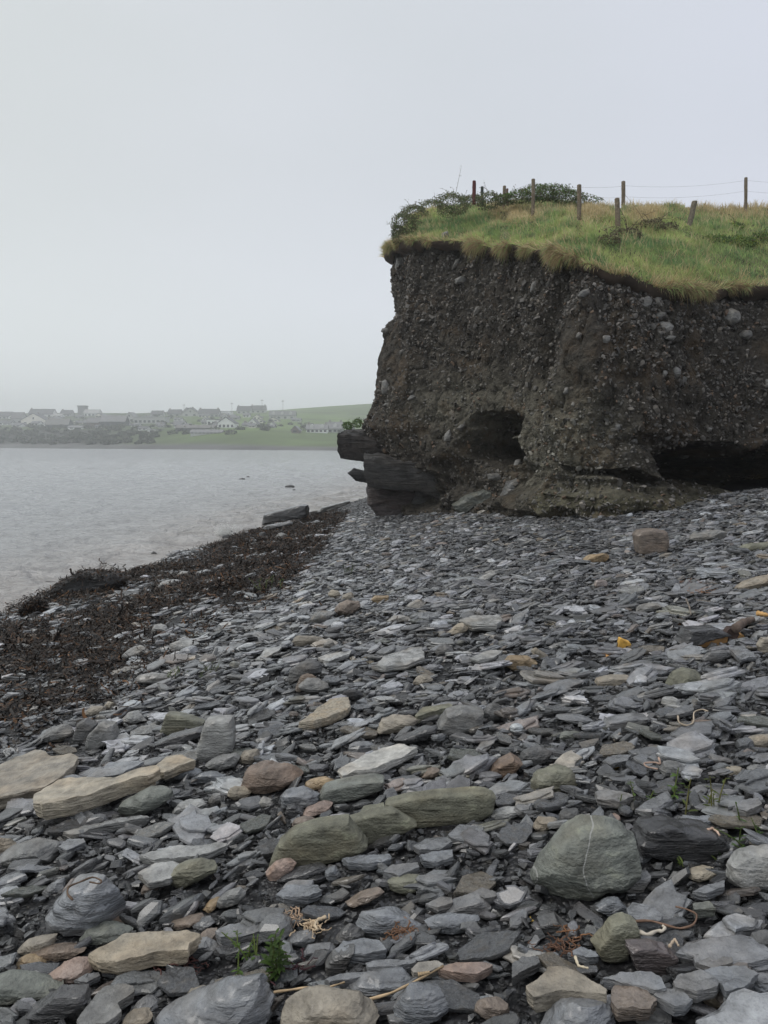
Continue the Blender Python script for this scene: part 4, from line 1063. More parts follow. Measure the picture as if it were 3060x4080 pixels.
kz = np.where(ss < s_corner - 3, np.minimum(kz, lipP[0, 2] + .9), kz)
NW = 60
ww = np.linspace(0, 1, NW)[:, None]
lz = C[:, 3]
TX = lipc[:, 0][None] * (1 - ww) + K[:, 0][None] * ww
TY = lipc[:, 1][None] * (1 - ww) + K[:, 1][None] * ww
TZ = lz[None] * (1 - ww) + kz[None] * ww + 0.25 * np.sin(np.pi * ww) * (1 - .5 * front_w[None]) - .16 * sstep(.3, 1, ww)
lipn = 0.14 * fbm(np.stack([TX * 1.3, TY * 1.3, 0 * TX], -1), 3, 17)
droop = np.exp(-ww / 0.05)
TZ = TZ + lipn * 1.0
# scalloped lip, with the long tuft that hangs down on the right
lobe = fbm(np.stack([ss * .9, 0 * ss, 0 * ss], -1), 3, 23)
TX = TX + nrm[:, 0][None] * droop * (0.10 + .16 * lobe[None]); TY = TY + nrm[:, 1][None] * droop * (0.10 + .16 * lobe[None])
rows = [np.stack([TX[0] - nrm[:, 0] * .3, TY[0] - nrm[:, 1] * .3, TZ[0] - .20 + .12 * lobe + .14 * fbm(np.stack([ss * 4, 0 * ss, 0 * ss], -1), 3, 91)], -1), np.stack([TX[0] - nrm[:, 0] * .05, TY[0] - nrm[:, 1] * .05, TZ[0] - .12 + .06 * lobe], -1)]
back = []
for e, dz in ((1.5, -.05), (6, -.5), (20, -2), (60, -4)):
    back.append(np.stack([K[:, 0] + e * .3, K[:, 1] + e, kz + dz], -1))
TU = np.concatenate([np.stack(rows), np.stack([TX, TY, TZ], -1), np.stack(back)])
M['turf'] = plain('turf', (0.10, 0.10, 0.05), src='attr', rough=0.9, var=.6, scale=2.2, bump=.6)
tcol = np.tile(np.array([.10, .105, .05]), (len(TU) * len(ss), 1)); tcol[:3 * len(ss)] = (.05, .035, .025)
bank = mk('grassy_bank', TU, grid_faces(len(TU), len(ss)), M['turf'], smooth=True, cols=tcol)
tag(bank, 'grass-covered bank on top of the cliff', kind='structure')
bvh_turf = BVHTree.FromPolygons([tuple(v) for v in TU.reshape(-1, 3)], [tuple(f) for f in grid_faces(len(TU), len(ss))])

def blades(base, dirv, length, width, colr, r, bend=0.5):
    """tapered two-piece grass blades; base (n,3), dirv (n,3) unit"""
    n = len(base); side = np.cross(dirv, r.normal(size=(n, 3))); side /= np.linalg.norm(side, axis=1, keepdims=True) + 1e-9
    g = np.array([0, 0, -1.0])
    mid = base + dirv * (length * .55)[:, None]
    d2 = dirv + g * bend * r.uniform(.3, 1.2, n)[:, None]; d2 /= np.linalg.norm(d2, axis=1, keepdims=True)
    tip = mid + d2 * (length * .5)[:, None]
    wv = side * (width * .5)[:, None]
    V = np.stack([base - wv, base + wv, mid + wv * .75, mid - wv * .75, tip], 1).reshape(-1, 3)
    i = np.arange(n)[:, None] * 5
    return V, [i + np.array([[0, 1, 2, 3]]), i + np.array([[3, 2, 4]])], np.repeat(colr, 5, 0)
r = np.random.default_rng(41)
def turf_sample(n, w0=0.0, w1=1.0, c0=None, c1=None, pw=1.0):
    c0 = c0 or np.searchsorted(ss, s_corner - 2.0); c1 = c1 or np.searchsorted(ss, seg[-4] + 1.8)
    u = r.uniform(c0, c1, n); v = (w0 + (w1 - w0) * r.random(n) ** pw) * (NW - 1)
    i0 = np.minimum(v.astype(int), NW - 2); j0 = np.minimum(u.astype(int), len(ss) - 2); fi, fj = (v - i0)[:, None], (u - j0)[:, None]
    G = np.stack([TX, TY, TZ], -1)
    P = (G[i0, j0] * (1 - fi) + G[i0 + 1, j0] * fi) * (1 - fj) + (G[i0, j0 + 1] * (1 - fi) + G[i0 + 1, j0 + 1] * fi) * fj
    return P, v / (NW - 1), nrm[j0]
Ps, ws_, ns_ = turf_sample(150000, pw=.9)
px_, py_ = project(Ps)
n = len(Ps)
pt = fbm(Ps * [.8, .8, .8], 3, 5); pt2 = fbm(Ps * 2.5, 2, 6)
green = np.array([.35, .46, .18]); green2 = np.array([.22, .35, .15]); lime = np.array([.54, .60, .24]); tan = np.array([.56, .44, .24]); straw = np.array([.66, .56, .34]); brn = np.array([.27, .175, .11])
cg = green + (green2 - green) * sstep(-.2, .4, pt2)[:, None]
cg = cg + (lime - cg) * (sstep(.0, .35, pt) * .75)[:, None]
def blob(cx, cy, rx, ry): return np.exp(-(((px_ - cx) / rx) ** 2 + ((py_ - cy) / ry) ** 2))
dry = 1.0 * blob(2570, 860, 60, 35) + .9 * blob(2360, 850, 70, 40) + .8 * blob(2860, 820, 150, 35) + .6 * blob(3060, 840, 200, 40) + .7 * blob(2080, 860, 70, 30) + .5 * blob(2010, 850, 60, 40)
dry = dry + .75 * np.exp(-ws_ / .035) * sstep(-.5, .3, pt2 + .2)
isdry = r.random(n) < np.clip(dry + .1 * (pt2 > .1), .05, .9)
cg = np.where(isdry[:, None], np.where((r.random(n) < .5)[:, None], tan, straw), cg)
cg = cg * r.uniform(.7, 1.25, n)[:, None]
d = np.stack([r.normal(-.15, .35, n), r.normal(-.25, .35, n), np.full(n, 1.0)], -1)
lipw = np.exp(-ws_ / .03)[:, None]; d = d * (1 - lipw * .8) + lipw * np.concatenate([ns_ * 1.0, np.full((n, 1), .1)], 1)
d /= np.linalg.norm(d, axis=1, keepdims=True)
ln = r.uniform(.06, .16, n) * (1 + .7 * isdry) * (1 + .5 * np.clip(pt2, -.5, 1))
for q_ in (2308, 2463, 2741, 2123, 2008): ln = ln * np.where((np.abs(px_ - q_) < 16) & (py_ > 800) & (py_ < 960), .35, 1)
V, Fc, Cc = blades(Ps, d, ln, r.uniform(.008, .018, n), cg, r, .7)
# fringe hanging over the edge
Pf, wf, nf = turf_sample(34000, 0, .03)
lobf = fbm(Pf * 1.8, 3, 44); kf = r.random(len(Pf)) < np.clip(.6 + 2.0 * lobf, .1, 1); Pf, nf, lobf = Pf[kf], nf[kf], lobf[kf]; nfz = len(Pf)
cf = np.where((r.random(nfz) < .55 + .4 * lobf)[:, None], tan * .8, np.where((r.random(nfz) < .4)[:, None], brn, green * 1.1)) * r.uniform(.6, 1.2, nfz)[:, None]
df = np.concatenate([nf * r.uniform(.5, 1.3, nfz)[:, None], r.uniform(-1.1, .3, nfz)[:, None]], 1) + r.normal(0, .25, (nfz, 3)); df /= np.linalg.norm(df, axis=1, keepdims=True)
pf, _ = project(Pf); tuft = np.exp(-((pf - 2690) / 70) ** 2)
V2, F2, C2 = blades(Pf, df, r.uniform(.06, .24, nfz) * np.clip(1 + 1.6 * tuft + 2.6 * lobf, .3, 3.6), r.uniform(.008, .016, nfz), cf, r, 1.3)
V = np.vstack([V, V2]); Fc = [Fc[0], Fc[1], F2[0] + n * 5, F2[1] + n * 5]; Cc = np.vstack([Cc, C2])
tag(mk('grass', V, Fc, M['leaf'], cols=Cc), 'long green and straw-coloured grass on the cliff top', 'grass', kind='stuff')

# brambles
def leaves(P, size, colr, r, sq=.7):
    n = len(P); a = r.normal(size=(n, 3)); a /= np.linalg.norm(a, axis=1, keepdims=True); b = np.cross(a, r.normal(size=(n, 3))); b /= np.linalg.norm(b, axis=1, keepdims=True)
    s = size[:, None]
    V = np.stack([P - a * s, P + b * s * sq * .6, P + a * s, P - b * s * sq * .6], 1).reshape(-1, 3)
    return V, [np.arange(n)[:, None] * 4 + np.arange(4)[None]], np.repeat(colr, 4, 0)
def tube(path, rad, nseg=6):
    path = np.asarray(path, float); m = len(path); rad = np.broadcast_to(rad, (m,))
    tg = np.gradient(path, axis=0); tg /= np.linalg.norm(tg, axis=1, keepdims=True) + 1e-9
    ref = np.array([0.3, 0.2, 1.0]) if abs(tg[0, 2]) < .8 else np.array([1.0, 0.1, 0])
    u = np.cross(tg, ref); u /= np.linalg.norm(u, axis=1, keepdims=True) + 1e-9; v = np.cross(tg, u)
    a = np.arange(nseg) * 2 * np.pi / nseg
    V = path[:, None] + rad[:, None, None] * (u[:, None] * np.cos(a)[None, :, None] + v[:, None] * np.sin(a)[None, :, None])
    return V.reshape(-1, 3), [grid_faces(m, nseg, wrap=True)[:, ::-1], np.arange(nseg)[None], ((m - 1) * nseg + np.arange(nseg)[::-1])[None]]
def join(parts):
    V, Fq = [], []; o = 0
    for v, f in parts:
        V.append(v); Fq += [np.asarray(q) + o for q in f]; o += len(v)
    by = defaultdict(list)
    for q in Fq: by[q.shape[1]].append(q)
    return np.vstack(V), [np.vstack(q) for q in by.values()]
def bramble(name, label, cat, seeds, nleaf, cpal, size=(.018, .035), twigs=24, seed=0, twl=.7):
    """seeds: (px, py, rx, ry, depth half) lumps in metres at the bank"""
    r = np.random.default_rng(seed); PP = []
    org = None
    tw = []
    for (px, py, rx, ry, rz) in seeds:
        h_ = hit(bvh_turf, px, py + 10)[0]
        if h_ is None: h_ = Vector(at_y(np.float64(px), np.float64(py), np.float64(22)))
        c = np.array(at_y(np.float64(px), np.float64(py), np.float64(h_[1])))
        if org is None: org = c - [0, 0, ry]
        m = int(nleaf * rx * ry / sum(s[2] * s[3] for s in seeds))
        u = r.normal(size=(m, 3)); u /= np.linalg.norm(u, axis=1, keepdims=True)
        rad = r.uniform(.45, 1.0, m) ** .5 * (1 + .35 * fbm(u * 2.2 + seed, 3, seed))
        PP.append(c + u * rad[:, None] * [rx, rz, ry])
        for _ in range(max(2, twigs // len(seeds))):
            u1 = r.normal(size=3); u1[2] = abs(u1[2]) + .3; u1 /= np.linalg.norm(u1)
            b0 = c + u1 * [rx, rz, ry] * .6; L_ = twl * r.uniform(.4, 1); side = r.normal(0, .4, 3)
            path = [b0 + u1 * L_ * t + side * L_ * t * t * .6 + np.array([0, 0, -.5]) * L_ * t * t for t in np.linspace(0, 1, 6)]
            tw.append(tube(path, np.linspace(.007, .003, 6), 4))
            PP.append(np.array([path[k] + r.normal(0, .03, 3) for k in r.integers(1, 6, 7)]))
    P = np.vstack(PP); n = len(P)
    cp = np.array(cpal); cc = cp[r.integers(0, len(cp), n)] * r.uniform(.6, 1.3, n)[:, None]
    e = bpy.data.objects.new(name, None); col.objects.link(e); e.location = org; tag(e, label, cat)
    V, Fq, Cq = leaves(P, r.uniform(*size, n), cc, r)
    mk('foliage', V - org, Fq, M['leaf'], cols=Cq, parent=e)
    V, Fq = join(tw); o = mk('stem', V - org, Fq, M['wood'], parent=e); o.color = (.10, .07, .05, 1)
    return e
dk = [(.06, .095, .038), (.11, .16, .055), (.16, .15, .08), (.20, .23, .10), (.12, .085, .06)]
grn = [(.11, .20, .06), (.18, .30, .08), (.08, .14, .05), (.28, .36, .09)]
bramble('bramble_bush', 'dark bramble thicket draped over the seaward corner of the cliff top', 'bush',
        [(1610, 895, .40, .36, .5), (1650, 860, .45, .32, .6), (1720, 835, .55, .30, .7), (1800, 815, .55, .28, .7), (1880, 815, .5, .28, .7), (1585, 930, .22, .25, .4), (1950, 800, .45, .2, .6)], 15000, dk, twigs=60, seed=1, twl=.7)
bramble('bramble_bush', 'rounded hawthorn mound on the skyline behind the tall fence post', 'bush',
        [(2070, 785, .5, .16, .5), (2140, 770, .6, .22, .5), (2200, 768, .6, .2, .5), (2260, 785, .6, .15, .5), (2330, 798, .5, .08, .4), (2010, 795, .4, .12, .4)], 9000, dk + grn[:2], twigs=30, seed=2, twl=.4)
bramble('bramble_bush', 'purplish arching bramble tangle between the two short posts', 'bush',
        [(2500, 935, .35, .16, .3), (2590, 905, .4, .2, .3), (2660, 910, .3, .14, .3), (2420, 960, .3, .14, .3)], 3200, dk[2:] + [(.10, .07, .06)], twigs=30, seed=3, twl=.8)
bramble('bramble_bush', 'green leafy bramble patch at the right edge of the grass', 'bush',
        [(2850, 960, .4, .16, .3), (2950, 970, .45, .2, .3), (3040, 960, .45, .22, .3), (2930, 905, .25, .12, .2)], 5000, grn + dk[:2] + [(.22, .26, .04)], twigs=26, seed=4, twl=.5)
e = bramble('grass_tuft', 'small dark green tuft on top of the rock ledge at the cliff corner', 'tuft', [(1385, 1700, .17, .12, .2), (1425, 1690, .14, .14, .2)], 1200, grn[:3] + dk[:2], size=(.012, .03), twigs=16, seed=5, twl=.18)
# put it at the corner distance
e.location = at_y(np.float64(1385), np.float64(1712), np.float64(Yc - .1))

# ------------------------------------------------------------------ fence
def post_mesh(base, top_, wdt, seed):
    base, top_ = np.array(base), np.array(top_); r = np.random.default_rng(seed); n = 10; a = np.arange(n) * 2 * np.pi / n; rings = []
    for t in np.linspace(0, 1, 9):
        c = base + (top_ - base) * t; rr = wdt / 2 * (1 + .05 * r.normal(size=n)); rings.append(c + np.stack([np.cos(a) * rr, np.sin(a) * rr, 0 * a], -1))
    c = top_ + np.array([0, 0, .012]); rings.append(c + np.stack([np.cos(a), np.sin(a), 0 * a], -1) * wdt * .38)
    V = np.vstack(rings); return V, [grid_faces(10, n, wrap=True), np.arange(9 * n, 10 * n)[None]]
def place_post(bx_, by_, tx_, ty_, wpx, depth_=None):
    if depth_ is None:
        h_ = hit(bvh_turf, bx_, by_)[0]; Y = h_[1] if h_ is not None else 20
    else: Y = depth_
    b = at_y(np.float64(bx_), np.float64(by_), np.float64(Y)); t = at_y(np.float64(tx_), np.float64(ty_), np.float64(Y))
    return b - [0, 0, .15], t, max(.075, wpx / F * Y * .95)
wood1 = (.15, .12, .085, 1)
fdef = [('P4', 2123, 862, 2125, 715, 15), ('P5', 2308, 880, 2308, 738, 18), ('P6', 2484, 812, 2484, 724, 16), ('P9', 2972, 830, 2972, 709, 13)]
fe = bpy.data.objects.new('wire_fence', None); col.objects.link(fe)
tag(fe, 'sagging wire fence strung on four upright grey posts along the skyline', 'fence')
tops = {}
lowd = {'P6': 22.5, 'P9': 23.0}
first = True
for nm, bx_, by_, tx_, ty_, wpx in fdef:
    b, t, wd = place_post(bx_, by_, tx_, ty_, wpx, lowd.get(nm))
    if first: fe.location = b; first = False
    V, Fc = post_mesh(b, t, wd, 5); o = mk('post', V - np.array(fe.location), Fc, M['wood'], parent=fe); o.color = wood1; tops[nm] = t
org = np.array(fe.location)
def wire(a, b, sag, n=14):
    t = np.linspace(0, 1, n)[:, None]; p = a * (1 - t) + b * t; p[:, 2] -= (sag * 4 * t * (1 - t))[:, 0]
    V, Fc = tube(p, .0022, 4); o = mk('wire', V - org, Fc, M['wire'], parent=fe)
farR = tops['P9'] + np.array([3.2, .2, -.03]); farL = tops['P4'] + np.array([-2.2, 2.5, -.1])
dn = np.array([0, 0, 1.0])
for dz, sg_ in ((.07, .03), (.38, .05)):
    wire(farL - dn * dz, tops['P4'] - dn * dz, .03); wire(tops['P4'] - dn * dz, tops['P5'] - dn * dz * .8, .04)
    wire(tops['P5'] - dn * dz * .6, tops['P6'] - dn * (dz + .05), sg_)
    wire(tops['P6'] - dn * (dz + .04), tops['P9'] - dn * dz, .10); wire(tops['P9'] - dn * dz, farR - dn * dz, .05)
loose_posts = [(1889, 792, 1889, 722, 15, 22.5, 'fence post painted dark red, leftmost above the bramble thicket', (.10, .03, .028, 1)),
               (1922, 800, 1921, 745, 12, 22.5, 'short dark green-grey post just right of the red post', (.05, .06, .055, 1)),
               (2006, 830, 2010, 742, 13, None, 'weathered post left of the tallest post, in the brambles', wood1),
               (2021, 800, 2021, 753, 8, 23.5, 'thin far stake showing behind the weathered post', (.13, .08, .06, 1)),
               (2463, 900, 2459, 792, 21, None, 'short thick post with a worn notch, in front of the wire fence', (.17, .135, .095, 1)),
               (2741, 902, 2768, 803, 22, None, 'post leaning to the right in the grass', (.14, .12, .09, 1))]
for i, (a, b_, c, d_, wpx, dep, lb, cc) in enumerate(loose_posts):
    b, t, wd = place_post(a, b_, c, d_, wpx, dep); V, Fc = post_mesh(b, t, wd, 20 + i)
    o = mk('fence_post', V, Fc, M['wood'], loc=tuple(b)); o.color = cc; tag(o, lb, 'fence post')
# pale stone lying in the turf at the lip
g = hit(bvh_turf, 1772, 945)[0]
if g is not None:
    pts = np.array([(838, 545), (850, 515), (890, 505), (905, 540), (870, 570)]) * .5425 + [1300, 650]
    P = at_y(pts[:, 0], pts[:, 1], np.full(5, g[1] - .15)); V, Fc = boulder_mesh(P, .2, 77, n=40)
    o = mk('stone', V, Fc, M['stone'], smooth=True, loc=(P[:, 0].mean(), g[1] - .15, P[:, 2].min())); o.color = (.2, .2, .18, 1); tag(o, 'grey stone lying in the grass at the cliff lip', 'stone')

# ------------------------------------------------------------------ sea
ny, nx = 620, 620
yy = np.geomspace(5.5, 900, ny)
uu = np.concatenate([np.linspace(-1.6, -.62, 60)[:-1], np.linspace(-.62, .12, nx - 100), np.linspace(.12, 1.2, 42)[1:]]); nx = len(uu)
SXg = uu[None] * (yy[:, None] + 3); SYg = yy[:, None] + 0 * SXg
P3 = np.stack([SXg * 1.1, SYg * 2.0, 0 * SXg], -1)
fade = np.clip(60 / SYg, .25, 1)
depth_sh = -T(SXg, SYg)                        # depth of water
wv = .06 * fbm(P3 * .55 + 5, 3, 301) + .06 * fbm(P3 * [1.3, 2.1, 1], 3, 302)
cr_ = 1 - np.abs(fbm(P3 * [.35, .9, 1] + 3, 3, 303)); wv = wv + .07 * cr_ ** 5
near = np.exp(-((depth_sh - .25) / .22) ** 2)
wv = wv * (1 + .8 * near) * np.clip(depth_sh * 3 + .25, .15, 1) + .0
ff = fbm(np.stack([SXg * 1.5, SYg * 2.5, 0 * SXg], -1), 4, 310)
foam = .65 * near * sstep(.08, .34, ff) + np.clip(1 - np.abs(depth_sh - .02) / .045, 0, 1) * sstep(-.25, .2, ff) * .85
foam = foam * (SYg < 60)
murk = np.clip(np.exp(-depth_sh / .5), 0, 1)[..., None]
scol = (np.array([.46, .475, .485]) * (1 - murk) + np.array([.44, .41, .385]) * murk)
scol = scol * (1 - foam[..., None]) + np.array([.62, .6, .58]) * np.clip(foam, 0, 1)[..., None]
Ms, Ns, Ls, Pp = mat_base('sea_water')
a = Ns.new('ShaderNodeAttribute'); a.attribute_name = 'Col'; Ls.new(a.outputs['Color'], Pp.inputs['Base Color'])
Pp.inputs['Roughness'].default_value = .12; Pp.inputs['IOR'].default_value = 1.33
tcs = Ns.new('ShaderNodeTexCoord'); mps = Ns.new('ShaderNodeMapping'); mps.inputs['Scale'].default_value = (1, 1.9, 1); Ls.new(tcs.outputs['Object'], mps.inputs[0])
n1 = Ns.new('ShaderNodeTexNoise'); n1.inputs['Scale'].default_value = 2.2; n1.inputs['Detail'].default_value = 6; n1.inputs['Roughness'].default_value = .62; Ls.new(mps.outputs[0], n1.inputs['Vector'])
n2 = Ns.new('ShaderNodeTexNoise'); n2.inputs['Scale'].default_value = .45; n2.inputs['Detail'].default_value = 5; Ls.new(mps.outputs[0], n2.inputs['Vector'])
ms = Ns.new('ShaderNodeMath'); ms.operation = 'MULTIPLY_ADD'; ms.inputs[1].default_value = 2.5; Ls.new(n2.outputs['Fac'], ms.inputs[0]); Ls.new(n1.outputs['Fac'], ms.inputs[2])
bs = Ns.new('ShaderNodeBump'); bs.inputs['Strength'].default_value = 1.0; bs.inputs['Distance'].default_value = .38; Ls.new(ms.outputs[0], bs.inputs['Height']); Ls.new(bs.outputs[0], Pp.inputs['Normal'])
sea = mk('sea', np.stack([SXg, SYg, wv * fade], -1), grid_faces(ny, nx), Ms, smooth=True, cols=np.clip(scol, 0, 1).reshape(-1, 3))
tag(sea, 'grey choppy sea of the bay', kind='structure')
# rocks breaking the surface
for i, (a, b_, wpx, hpx) in enumerate([(965, 1912, 26, 7), (988, 1903, 14, 5), (1155, 1941, 38, 9), (1172, 1955, 16, 5), (612, 2212, 30, 12)]):
    d = ray(a, b_); t = -CZ / d[2]; g = d * t; wd = wpx / F * g[1] / 2
    a_ = np.linspace(0, 2 * np.pi, 12, endpoint=False); hz = hpx / F * g[1]
    P = np.stack([g[0] + np.cos(a_) * wd, np.full(12, g[1]), np.sin(a_) * hz + .02], -1); V, Fc = boulder_mesh(P, wd * .6, 60 + i, n=30)
    o = mk('rock', V, Fc, M['slate'], smooth=True, loc=(g[0], g[1], -.05)); o.color = (.05, .05, .05, 1)
    tag(o, ['low black rock awash, farthest left of the offshore rocks', 'tiny black rock awash just beyond the leftmost one', 'long low black rock awash nearest the cliff', 'small black rock in front of the long low one', 'dark stone half covered by the waves near the weed'][i], 'rock')
# splash against the shore
g = ray(895, 2135); g = g * (-CZ / g[2]); r = np.random.default_rng(5); n = 2600
u = r.normal(size=(n, 3)); hgt = np.abs(r.normal(0, .16, n)); PS = np.stack([g[0] + u[:, 0] * (.08 + .15 * hgt) * 1.5 + hgt * .15, g[1] + u[:, 1] * .1, hgt], -1)
V, Fc, Cc = scatter_mesh(PS, rots(n, r.uniform(0, 6, n), r.uniform(0, 3, n), r.uniform(0, 3, n)), np.repeat(r.uniform(.003, .010, n)[:, None], 3, 1), PROT[0], np.full((n, 3), .75), r)
tag(mk('spray', V, Fc, plain('spray', (.8, .8, .78), rough=.4, var=.05), loc=tuple(g[:2]) + (0,)), 'white spray of a small wave breaking on the stones', 'spray', kind='stuff')

# ------------------------------------------------------------------ seaweed
r = np.random.default_rng(51)
mn, mxp = weed_poly.min(0), weed_poly.max(0)
mn = np.maximum(mn, [-11, 3]); mxp = np.minimum(mxp, [3, 30])
n = 420000; x = r.uniform(mn[0], mxp[0], n); y = r.uniform(mn[1], mxp[1], n)
jx, jy = r.normal(0, .4, n), r.normal(0, .55, n)
ok = inpoly(x + jx, y + jy, weed_poly) & (T(x, y) > -.04)
clump = fbm(np.stack([x * 1.2, y * 1.2, 0 * x], -1), 3, 8)
# thin out towards the landward border
pxw, pyw = project(np.stack([x, y, T(x, y)], -1))
ok &= (r.random(n) < .5 + .9 * clump) & ~excluded(x, y, .8) & (pxw > -500)
x, y, clump = x[ok], y[ok], clump[ok]
m = min(len(x), 110000); x, y, clump = x[:m], y[:m], clump[:m]; print('weed', m)
# stray strands beyond the border
xs_ = r.uniform(-3, 9, 1500); ys_ = r.uniform(3, 15, 1500); okk = (fbm(np.stack([xs_ * .7, ys_ * .7, 0 * xs_], -1), 2, 80) > .25) & (ys_ < foot_y(xs_) - .4) & (np.abs(xs_) < .6 * ys_)
x = np.concatenate([x, xs_[okk]]); y = np.concatenate([y, ys_[okk]]); clump = np.concatenate([clump, 0 * xs_[okk] - .3]); m = len(x)
z = T(x, y) + .012 + .05 * r.random(m) * (1 + clump)
for tr_ in traced:
    if 'weed-covered' in tr_['look'] or 'small weedy rock' in tr_['look']:
        me_ = tr_['o'].data; lo = np.array(tr_['o'].location)
        vv = np.array([v.co for v in me_.vertices]) + lo; k_ = r.integers(0, len(vv), 3000); vv = vv[k_] + r.normal(0, .008, (3000, 3)); vv = vv[vv[:, 2] > .0]
        x = np.concatenate([x, vv[:, 0]]); y = np.concatenate([y, vv[:, 1]]); z = np.concatenate([z, vv[:, 2]]); m = len(x)
zmin = np.minimum(z - .01, z)
ang = r.uniform(0, 6.28, m); el = r.normal(0, .35, m); big_ = r.random(m) < .02; Ls_ = r.uniform(.010, .035, m) * np.where(big_, 2.6, 1.1); wd = r.uniform(.003, .009, m) * np.where(big_, 1.8, 1)
pts_ = [np.stack([x, y, z], -1)]
for k in range(4):
    ang = ang + r.normal(0, .7, m); el = el * .6 + r.normal(0, .4, m)
    pts_.append(pts_[-1] + np.stack([np.cos(ang) * np.cos(el), np.sin(ang) * np.cos(el), np.sin(el)], -1) * Ls_[:, None])
side = np.stack([-np.sin(ang), np.cos(ang), r.normal(0, .5, m)], -1) * wd[:, None]
PV = np.stack([q for p_ in pts_ for q in (p_ - side, p_ + side)], 1)
PV[..., 2] = np.maximum(PV[..., 2], T(x, y)[:, None] + .004)
idx = np.arange(m)[:, None] * 10
Fq = [idx + np.array([[2 * k, 2 * k + 1, 2 * k + 3, 2 * k + 2]]) for k in range(4)]
wc = np.array([(.020, .014, .010), (.035, .022, .014), (.012, .010, .009), (.075, .038, .018), (.14, .07, .03)]); wp = r.choice(5, m, p=[.36, .28, .22, .10, .04])
tag(mk('seaweed', PV.reshape(-1, 3), Fq, M['weed'], cols=np.repeat(wc[wp] * r.uniform(.7, 1.3, m)[:, None], 10, 0)), 'wet brown seaweed heaped along the tideline', 'seaweed', kind='stuff')

# ------------------------------------------------------------------ driftwood, stalks, plants, litter
def stalk(name, label, cat, pts, rad, c, mat='wood', hgt=.05, reg='P', group=None):
    ox, oy, s = REG[reg]; pts = np.array(pts, float) * s + [ox, oy]
    P = ground(pts[:, 0], pts[:, 1], hgt); rad = rad * .6; tt = np.linspace(0, len(P) - 1, 22)
    Q = np.stack([np.interp(tt, np.arange(len(P)), P[:, k]) for k in range(3)], -1)
    kk = np.array([.25, .5, .25]); Q[1:-1] = .25 * Q[:-2] + .5 * Q[1:-1] + .25 * Q[2:]
    rr = rad * (1 + .2 * np.sin(np.arange(22) * 1.3)) * np.linspace(1.1, .7, 22)
    V, Fc = tube(Q, rr, 7); o = mk(name, V, Fc, M[mat], smooth=True, loc=tuple(Q[0])); o.color = (*c, 1); tag(o, label, cat, group); return o
bl = (.42, .31, .19)
stalk('stick', 'straight dry tan stick lying just left above the big tan boulder', 'stick', [(115, 835), (330, 805), (480, 800), (575, 770)], .006, bl, reg='E')
stalk('stick', 'long bent dry stick across the glossy slate right of the tan boulder', 'stick', [(670, 855), (725, 885), (880, 840), (1000, 780), (1090, 735), (1215, 665)], .007, bl, reg='E')
stalk('stick', 'short tan stick end beside the long bent stick', 'stick', [(1050, 720), (1125, 705)], .009, bl, reg='E', hgt=.07)
stalk('kelp_stalk', 'bleached curling kelp stalk behind the leaning olive block', 'kelp stalk', [(820, 440), (880, 465), (940, 435), (975, 440), (995, 415), (975, 405)], .009, (.4, .36, .3), reg='G', hgt=.08)
stalk('kelp_stalk', 'brown and cream kelp loop right of the leaning olive block', 'kelp stalk', [(800, 375), (900, 370), (1010, 405), (1090, 425), (1180, 400), (1205, 330), (1130, 295), (1060, 280)], .006, (.16, .10, .07), reg='G', hgt=.07)
stalk('kelp_stalk', 'cream forked kelp end on the slate right of the purplish slab', 'kelp stalk', [(1020, 540), (1055, 490), (1080, 535)], .007, (.48, .38, .28), reg='G', hgt=.07)
stalk('kelp_stalk', 'white hooked kelp stem below the weed scraps by the tan-grey slab', 'kelp stalk', [(410, 605), (430, 665), (495, 680)], .007, (.52, .45, .33), reg='G', hgt=.07)
stalk('kelp_stalk', 'pale looping kelp stalk left of the terracotta cobble', 'kelp stalk', [(1075, 85), (1080, 130), (1130, 150), (1180, 130), (1175, 60), (1230, 40), (1270, 55)], .007, (.4, .33, .25), reg='C', hgt=.07)
stalk('kelp_stalk', 'pinkish kelp stalk beside the grey cobble above the green shoots', 'kelp stalk', [(950, 355), (965, 400), (930, 385), (850, 390), (870, 415), (945, 430)], .007, (.4, .28, .22), reg='C', hgt=.07)
stalk('kelp_stalk', 'pink curled kelp stalk beside the black layered block', 'kelp stalk', [(1265, 825), (1300, 812), (1330, 835), (1345, 860)], .008, (.5, .36, .28), reg='C', hgt=.09)
stalk('kelp_stalk', 'brown kelp stalk lying over the large blue-grey boulder', 'kelp stalk', [(470, 235), (435, 200), (440, 150), (520, 120), (600, 85), (660, 110), (650, 135), (580, 120)], .006, (.12, .08, .055), reg='D', hgt=.24)
stalk('kelp_stalk', 'dry tan kelp holdfast stem above the wavy slate', 'kelp stalk', [(455, 345), (400, 365), (380, 400), (400, 430)], .009, (.5, .40, .28), reg='E', hgt=.08)
stalk('driftwood', 'thin branch lying in the weed scraps at the right of the upper beach', 'driftwood', [(1130, 370), (1150, 420), (1160, 470)], .012, (.2, .17, .14), reg='L', hgt=.08)
stalk('driftwood', 'brown splintered plank piece behind the orange timber', 'driftwood', [(1450, 560), (1500, 520), (1560, 500)], .05, (.12, .09, .075), reg='L', hgt=.12)
stalk('driftwood', 'pale orange plank end at the right edge', 'driftwood', [(1590, 460), (1640, 470), (1700, 480)], .03, (.5, .3, .12), reg='L', hgt=.08)
